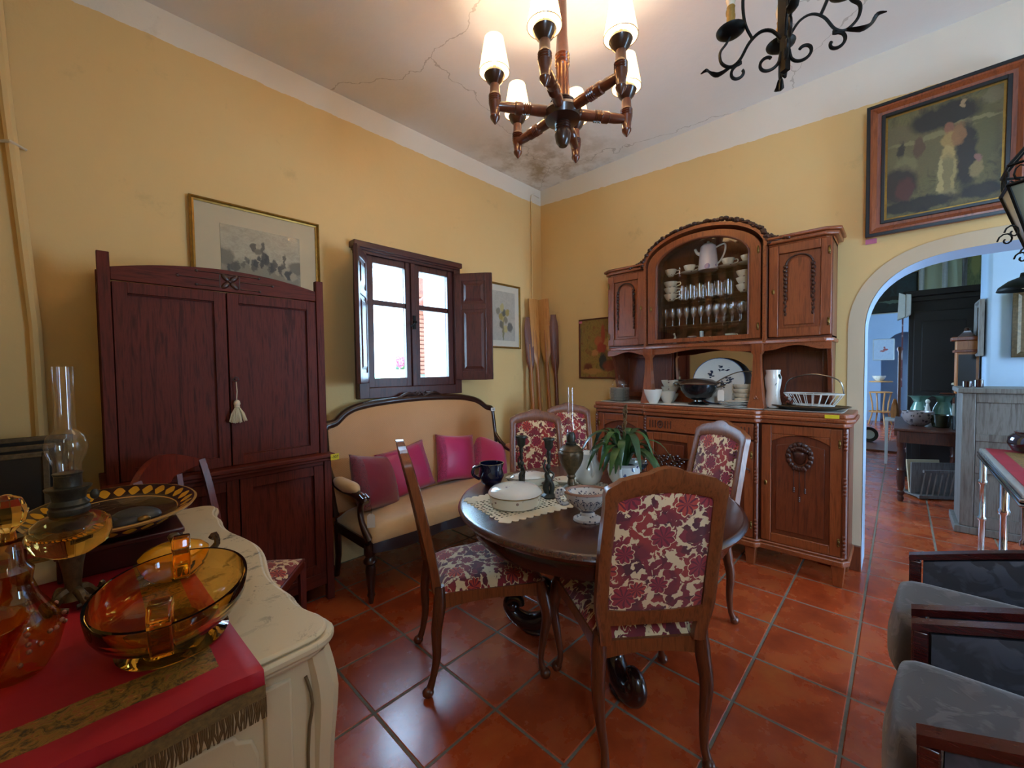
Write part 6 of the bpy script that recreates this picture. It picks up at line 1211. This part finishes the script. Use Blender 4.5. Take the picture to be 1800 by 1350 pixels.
wd = thing('black_wardrobe', 'tall near-black panelled wardrobe in the room beyond the arch', 'wardrobe', (3.42, -3.5, 0))  # front faces -x
g = G(); g.box((.02, -.62, .08), (.55, .52, 2.16)); g.obj('case', M['blackwood'], wd, bevel=.004)
g = G(); g.box((-.05, -.70, 2.20), (.60, .58, 2.27)); g.box((-.02, -.66, 2.14), (.57, .555, 2.20)); g.obj('cornice', M['blackwood'], wd, bevel=.01); g = G(); g.box((-.02, -.66, 0), (.57, .55, .10)); g.obj('plinth', M['blackwood'], wd, bevel=.006)
for y0, y1 in ((-.02, .48), (-.58, -.04)):
    g = G()
    for z0, z1 in ((.14, .52), (.56, .98), (1.06, 1.90)): g.box((.0, y0+.07, z0), (.022, y1-.07, z1))
    g.box((.005, y0, .11), (.03, y1, 2.02)); d = g.obj('door', M['blackwood'], wd, bevel=.008)
wl_ = thing('white_bracket', 'white slanted plaster corbel beside the top of the wardrobe', 'corbel', (3.35, -2.945, 1.93)); g = G(); g.prism([(.07, 0), (0, .03), (-.0, .30), (.06, .33)], 0, .12, YZ); g.prism([(.0, .02), (-.05, .06), (-.05, .30), (.0, .31)], .01, .10, YZ); g.obj('corbel', M['white_p'], wl_, bevel=.005)
fs = thing('woven_panel', 'narrow red and white striped woven panel hanging beside the wardrobe', 'textile', (3.5, -2.93, 1.1)); g = G(); g.box((0, 0, 0), (.30, .014, .92)); g.obj('panel', velvet_damask('striped weave', '#7a4a50', '#b9a8b0', 9), fs)
oc = thing('orange_cabinet_clock', 'small orange wooden cabinet clock with a carved crest behind the red jars', 'clock', (2.12, -3.36, 0))
g = G(); g.box((0, -.075, 1.10), (.16, .07, 1.60)); g.obj('case', M['oar_m'], oc, bevel=.006); g = G(); g.box((-.02, -.085, 1.60), (.18, .10, 1.635)); g.box((-.01, -.08, 1.49), (.17, .085, 1.515)); g.obj('cornice', M['side'], oc, bevel=.005)
g = G(); g.box((-.006, -.055, 1.16), (.004, .055, 1.47)); g.obj('glass_front', M['black'], oc); g = G(); g.prism([(-.06, 1.635), (.06, 1.635), (.04, 1.66), (.02, 1.69), (-.02, 1.69), (-.04, 1.66)], .04, .10, YZ); g.ball((.07, 0, 1.70), (.02, .02, .025), 8); g.obj('crest', M['carve'], oc)
g = G(); g.box((.0, -.06, .75), (.16, .06, 1.10)); g.obj('pedestal', M['black'], oc)
sl = thing('wall_shelf', 'thin brown plate-shaped ledge in front of the wardrobe holding a bust', 'shelf', (3.30, -3.36, 1.035)); g = G(); g.solid([(.10, 0), (.12, .008), (.11, .014)], seg=24); g.tube([(.0, 0, -.28), (0, 0, 0)], .012, 6); g.solid([(.06, -.29), (.02, -.27)], seg=16); g.obj('ledge', M['oar_d'], sl)
bs = thing('dark_bust', 'tiny dark bust with a pale hat on the thin ledge', 'bust', (3.30, -3.36, 1.05)); g = G(); g.solid([(.03, 0), (.038, .03), (.015, .055), (.024, .075), (.02, .10)], seg=14); g.obj('figure', M['black'], bs); g = G(); g.solid([(.026, .096), (.022, .115), (.012, .12)], seg=14); g.obj('hat', M['tassel'], bs)
picture('ship_painting', 'dark teal painting of a ship above the far doorway', .60, .58, .012, .02, M['black'], painting('seascape', [(.3, '#0f2a33'), (.6, '#173a44'), (.75, '#244d52')], [(.5, .35, .6, .08, '#10191c'), (.55, .28, .3, .04, '#6f8f86'), (.45, .6, .07, .2, '#0c1c22'), (.6, .6, .04, .16, '#0e2228')]), (5.185, -2.78, 2.2), rz=-pi/2)
picture('tall_painting', 'tall green foliage painting high on the far wall right of the pipes', .26, 1.0, .05, .03, M['greywash'], painting('foliage', [(.3, '#55603a'), (.6, '#8a8a58')], [(.5, .5, .3, .2, '#a8a05c')]), (5.185, -3.66, 2.3), rz=-pi/2)
picture('red_abstract_print', 'white print with a red splash at the far end of the house', .40, .52, .02, .02, M['white_p'], painting('red splash', [(.3, '#c3d2e2'), (.6, '#d2deea')], [(.6, .5, .15, .06, '#c05048'), (.45, .42, .15, .05, '#c86a60'), (.55, .6, .06, .05, '#b84840')]), (9.985, -2.60, 1.50), rz=-pi/2)
mf = picture('side_mirror', 'narrow carved grey frame hung on the lit side of the pier', .34, .50, .05, .03, M['greywash'], M['black'], (2.08, -3.44, 1.45), rz=pi)
picture('relief_panel', 'dark framed relief panel on the face of the pier at the right edge', .42, .56, .08, .03, M['bronze'], painting('relief', [(.3, '#2a2a2c'), (.6, '#4b4742')], [(.5, .5, .2, .3, '#6a655c')]), (1.885, -3.80, 1.43), rz=-pi/2)
hl = thing('pendant_lamp', 'black metal pendant lamp hanging before the pier at the right edge', 'lamp', (1.35, -3.58, 1.93)); g = G(); g.lathe([(.14, 0), (.13, .03), (.08, .075), (.025, .10), (.02, .13)], seg=32); g.obj('lamp_shade', M['iron'], hl, solid=.003); g = G(); g.tube([(0, 0, .12), (0, 0, 1.47)], .004, 6); g.obj('cord', M['iron'], hl); g = G(); g.ball((0, 0, .04), .03, 10); g.obj('bulb', M['dead_bulb'], hl)
fp_ = thing('turned_post_lamp', 'slender turned wooden post in the end room', 'post', (6.4, -2.90, .0)); g = G(); g.solid([(.10, 0), (.10, .03), (.03, .06), (.025, .5), (.04, .55), (.025, .6), (.025, 1.6), (.045, 1.66), (.03, 1.70)], seg=14); g.obj('pole', M['oar_d'], fp_)
bb = thing('bamboo_stand', 'bamboo plant stand with bowls in the end room', 'stand', (9.2, -2.58, 0))
for k in range(4): a = k*pi/2+.4; g = G(); g.tube([(.22*cos(a), .22*sin(a), 0), (.14*cos(a), .14*sin(a), .35), (.2*cos(a), .2*sin(a), .75)], .016, 6, 3); g.obj('leg', M['oar_l'], bb)
for z in (.3, .75, 1.0): g = G(); g.tube([(.2*cos(q*pi/8), .2*sin(q*pi/8), z) for q in range(16)], .014, 6, closed=True); g.solid([(.19, z-.01), (.19, z)], seg=16); g.obj('shelf', M['oar_l'], bb)
cup('white bowl on top of the bamboo stand', (9.18, -2.55, 1.012), .12, .12, M['china_fl'], False, name='bowl')
ws = thing('white_stool', 'small white wooden stool with a bird carving left of the far table', 'stool', (4.3, -2.86, 0)); g = G(); g.box((-.16, -.1, .60), (.16, .1, .63)); g.obj('seat', M['white_p'], ws, bevel=.004)
for x in (-.13, .13):
    for y in (-.08, .08): g = G(); g.box((x-.015, y-.015, 0), (x+.015, y+.015, .60)); g.obj('leg', M['white_p'], ws)
g = G(); g.tube([(0, 0, .64), (0, 0, .72), (.02, 0, .82), (-.03, 0, .90)], [.04, .05, .035, .015], 8, 4); tag(g.obj('bird_carving', M['oar_m']), 'tan carved bird standing on the small white stool', 'carving', loc=(4.3, -2.86, 0))
wh = thing('toy_wheel', 'black toy wheel by the left jamb of the far doorway', 'wheel', (6.0, -2.52, .16)); g = G(); g.lathe([(.08, -.02), (.13, -.025), (.13, .025), (.08, .02), (.08, -.02)], seg=24, M=R(pi/2, 'Y')); g.obj('tyre', M['black'], wh); g = G(); g.solid([(.08, -.01), (.08, .01)], seg=20, M=R(pi/2, 'Y')); g.obj('hub', M['white_p'], wh)
# iron lantern, right edge
wn = thing('iron_lantern', 'black iron lantern with frosted panes and scrolls at the right edge', 'lantern', (-1.12, -3.32, 1.73))
g = G()
for k in range(6):
    a, b = k*pi/3, (k+1)*pi/3; g.tube([(.15*cos(a), .15*sin(a), .30), (.06*cos(a), .06*sin(a), .02)], .006, 5); g.tube([(.15*cos(a), .15*sin(a), .30), (.15*cos(b), .15*sin(b), .30)], .007, 5); g.tube([(.06*cos(a), .06*sin(a), .02), (.06*cos(b), .06*sin(b), .02)], .006, 5); g.tube([(.15*cos(a), .15*sin(a), .37), (.15*cos(b), .15*sin(b), .37)], .005, 5)
    for q in range(3): m = [(.15*cos(a)*(1-w_)+.15*cos(b)*w_, .15*sin(a)*(1-w_)+.15*sin(b)*w_) for w_ in (.2+.3*q,)][0]; g.tube([(m[0]+.016*cos(r*.8)*cos(a+2.1), m[1]+.016*cos(r*.8)*sin(a+2.1), .335+.026*sin(r*.8)) for r in range(7)], .003, 4)
    g.tube([(.15*cos(a), .15*sin(a), .37), (.05*cos(a), .05*sin(a), .50), (0, 0, .56)], .006, 5)
fl_ = g.obj('frame', M['iron'], wn)
for k in range(6):
    a, b = k*pi/3, (k+1)*pi/3; g = G(); g.add([(.148*cos(a), .148*sin(a), .298), (.148*cos(b), .148*sin(b), .298), (.059*cos(b), .059*sin(b), .022), (.059*cos(a), .059*sin(a), .022)], [(0, 1, 2, 3)]); g.obj('pane', plain('frosted glass', '#a8b09a', .35, tr=.6) if k == 0 else bpy.data.materials['frosted glass'], wn)
    g = G(); g.tube([(.11*cos(a)*1.2+.025*(1-q/14)*cos(q*.6)*cos(a), .11*sin(a)*1.2+.025*(1-q/14)*cos(q*.6)*sin(a), .13-.012*k*0+.03*(1-q/14)*sin(q*.6)) for q in range(13)], .003, 5); g.tube([(.09*cos(a)+.02*(1-q/14)*cos(q*.6)*cos(a), .09*sin(a)+.02*(1-q/14)*cos(q*.6)*sin(a), .05+.026*(1-q/14)*sin(q*.6)) for q in range(13)], .003, 5); g.obj('scroll', M['iron'], wn)
g = G(); g.tube([(0, 0, .55), (0, 0, 1.62)], .005, 6); g.obj('chain', M['iron'], wn)
# ---------------- courtyard seen through the window ----------------
bk_ = thing('brick_gatehouse', 'brick gatehouse with a tiled roof edge and dark door outside the window', 'building', (-.17, 2.2, -.1))
g = G(); g.box((-.0, 0, 0), (.10, .3, 2.85)); g.box((.10, 0, 2.15), (.8, .3, 2.85)); g.box((.62, 0, 0), (.8, .3, 2.85)); g.obj('wall', plain('brick and mortar', '#8f5a48', .9, var=.4, scale=30, bump=.4), bk_)
rr = random.Random(9); bmesh_ = G(); bmesh_.box((0, -.012, 0), (.10, 0, .045)); me_ = bmesh_.mesh('brick', plain('brick face', '#a0604a', .9, var=.3, scale=40), 30)
for r in range(42):
    for c in range(1):
        o = bpy.data.objects.new('brick', me_); C.objects.link(o); o.parent = bk_; o.location = (.005+c*.107+(.0 if r % 2 else .0), 0, .02+r*.062)
g = G(); g.box((.10, .15, 0), (.62, .18, 2.15)); g.obj('door', M['oar_d'], bk_)
tl = G(); tl.lathe([(.05, 0), (.045, .3)], seg=10, M=T(0, 0, 0) @ R(-pi/2-.3, 'X')); tme = tl.mesh('roof_tile', plain('clay roof tile', '#8a4a38', .9, var=.4), 50)
for k in range(9): o = bpy.data.objects.new('roof_tile', tme); C.objects.link(o); o.parent = bk_; o.location = (.02+k*.09, -.20, 2.52)
aw = thing('awning', 'pale pink cloth awning over the courtyard outside the window', 'awning', (-.6, 3.6, 2.1)); g = G(); g.slab(lambda u, v: Vector((-1.3+1.9*u, -.5*v+.9, .28+.12*v-.12*sin(u*pi*2)**2)), 24, 8); g.obj('cloth', plain('awning cloth', '#c89a90', .8, var=.05), aw, solid=.006)
for x in (-1.28, .58):
    for y in (.42, .88): g = G(); g.tube([(x, y, .36), (x, y, -2.2)], .02, 6); g.obj('pole', M['white_p'], aw)
tp2 = thing('white_planter', 'white planter box with pink flowers outside the window', 'planter', (-1.15, 1.15, 0)); g = G(); g.box((-.02, -.10, 1.15), (.22, .10, 1.40)); g.obj('box', M['outside'], tp2, bevel=.01); g = G(); g.box((-.01, -.08, -.1), (.20, .08, 1.15)); g.obj('stand', M['outside'], tp2)
rr = random.Random(12); ME = None
for k in range(34):
    a = rr.uniform(0, 2*pi); r = .17*sqrt(rr.random()); g = G()
    for q in range(5): g.ball((.018*cos(q*1.256), 0, .018*sin(q*1.256)), (.014, .006, .014), 6)
    g.obj('flower', bpy.data.materials.get('pink petals') or plain('pink petals', '#d06a96', .6, var=.1), tp2).location = (-.02+r*cos(a), r*.5*sin(a), 1.42+.10*rr.random()+.04*(1-r/.17))
for k in range(14): a = rr.uniform(0, 2*pi); g = G(); g.tube([(.04, 0, 1.38), (.04+.10*cos(a), .06*sin(a), 1.43), (.04+.16*cos(a), .09*sin(a), 1.40)], [.004, .012, .002], 6, 3, flat=.2); g.obj('leaf', M['leafm'], tp2)
ho = thing('metal_hoop', 'thin metal hoop ornament standing behind the pink flowers', 'ornament', (-1.17, 1.32, 1.69)); g = G(); g.tube([(.048*cos(q*pi/12), 0, .048*sin(q*pi/12)) for q in range(24)], .005, 6, closed=True); g.tube([(0, 0, -.048), (0, 0, -1.79)], .006, 6); g.obj('ring', M['iron'], ho)
gp = thing('green_cactus', 'round light green plant in a pot outside the left sash', 'potted plant', (-1.40, .95, 1.10)); g = G(); g.solid([(.06, .1), (.09, .15), (.11, .21), (.07, .27)], seg=20, mod=lambda a, z: 1+.06*cos(10*a)); g.obj('plant', plain('pale green', '#9cc870', .6, var=.2), gp); g = G(); g.solid([(.07, 0), (.09, .12)], seg=18); g.obj('pot', M['outside'], gp); g = G(); g.tube([(0, 0, -1.2), (0, 0, 0)], .07, 10); g.obj('pedestal', M['outside'], gp)
bj = pot('aqua_jar', 'aqua glass jar on a ledge outside the right sash', 'jar', (-.80, 1.15, 1.19), [(.05, 0), (.06, .01), (.06, .10), (.03, .13), (.035, .15)], plain('aqua glaze', '#58b8c0', .2, var=.05, coat=.5), seg=18)
g = G(); g.box((-.9, 1.03, -.1), (-.55, 1.3, 1.188)); struct(g.obj('trim_8', M['outside'], bevel=.01))
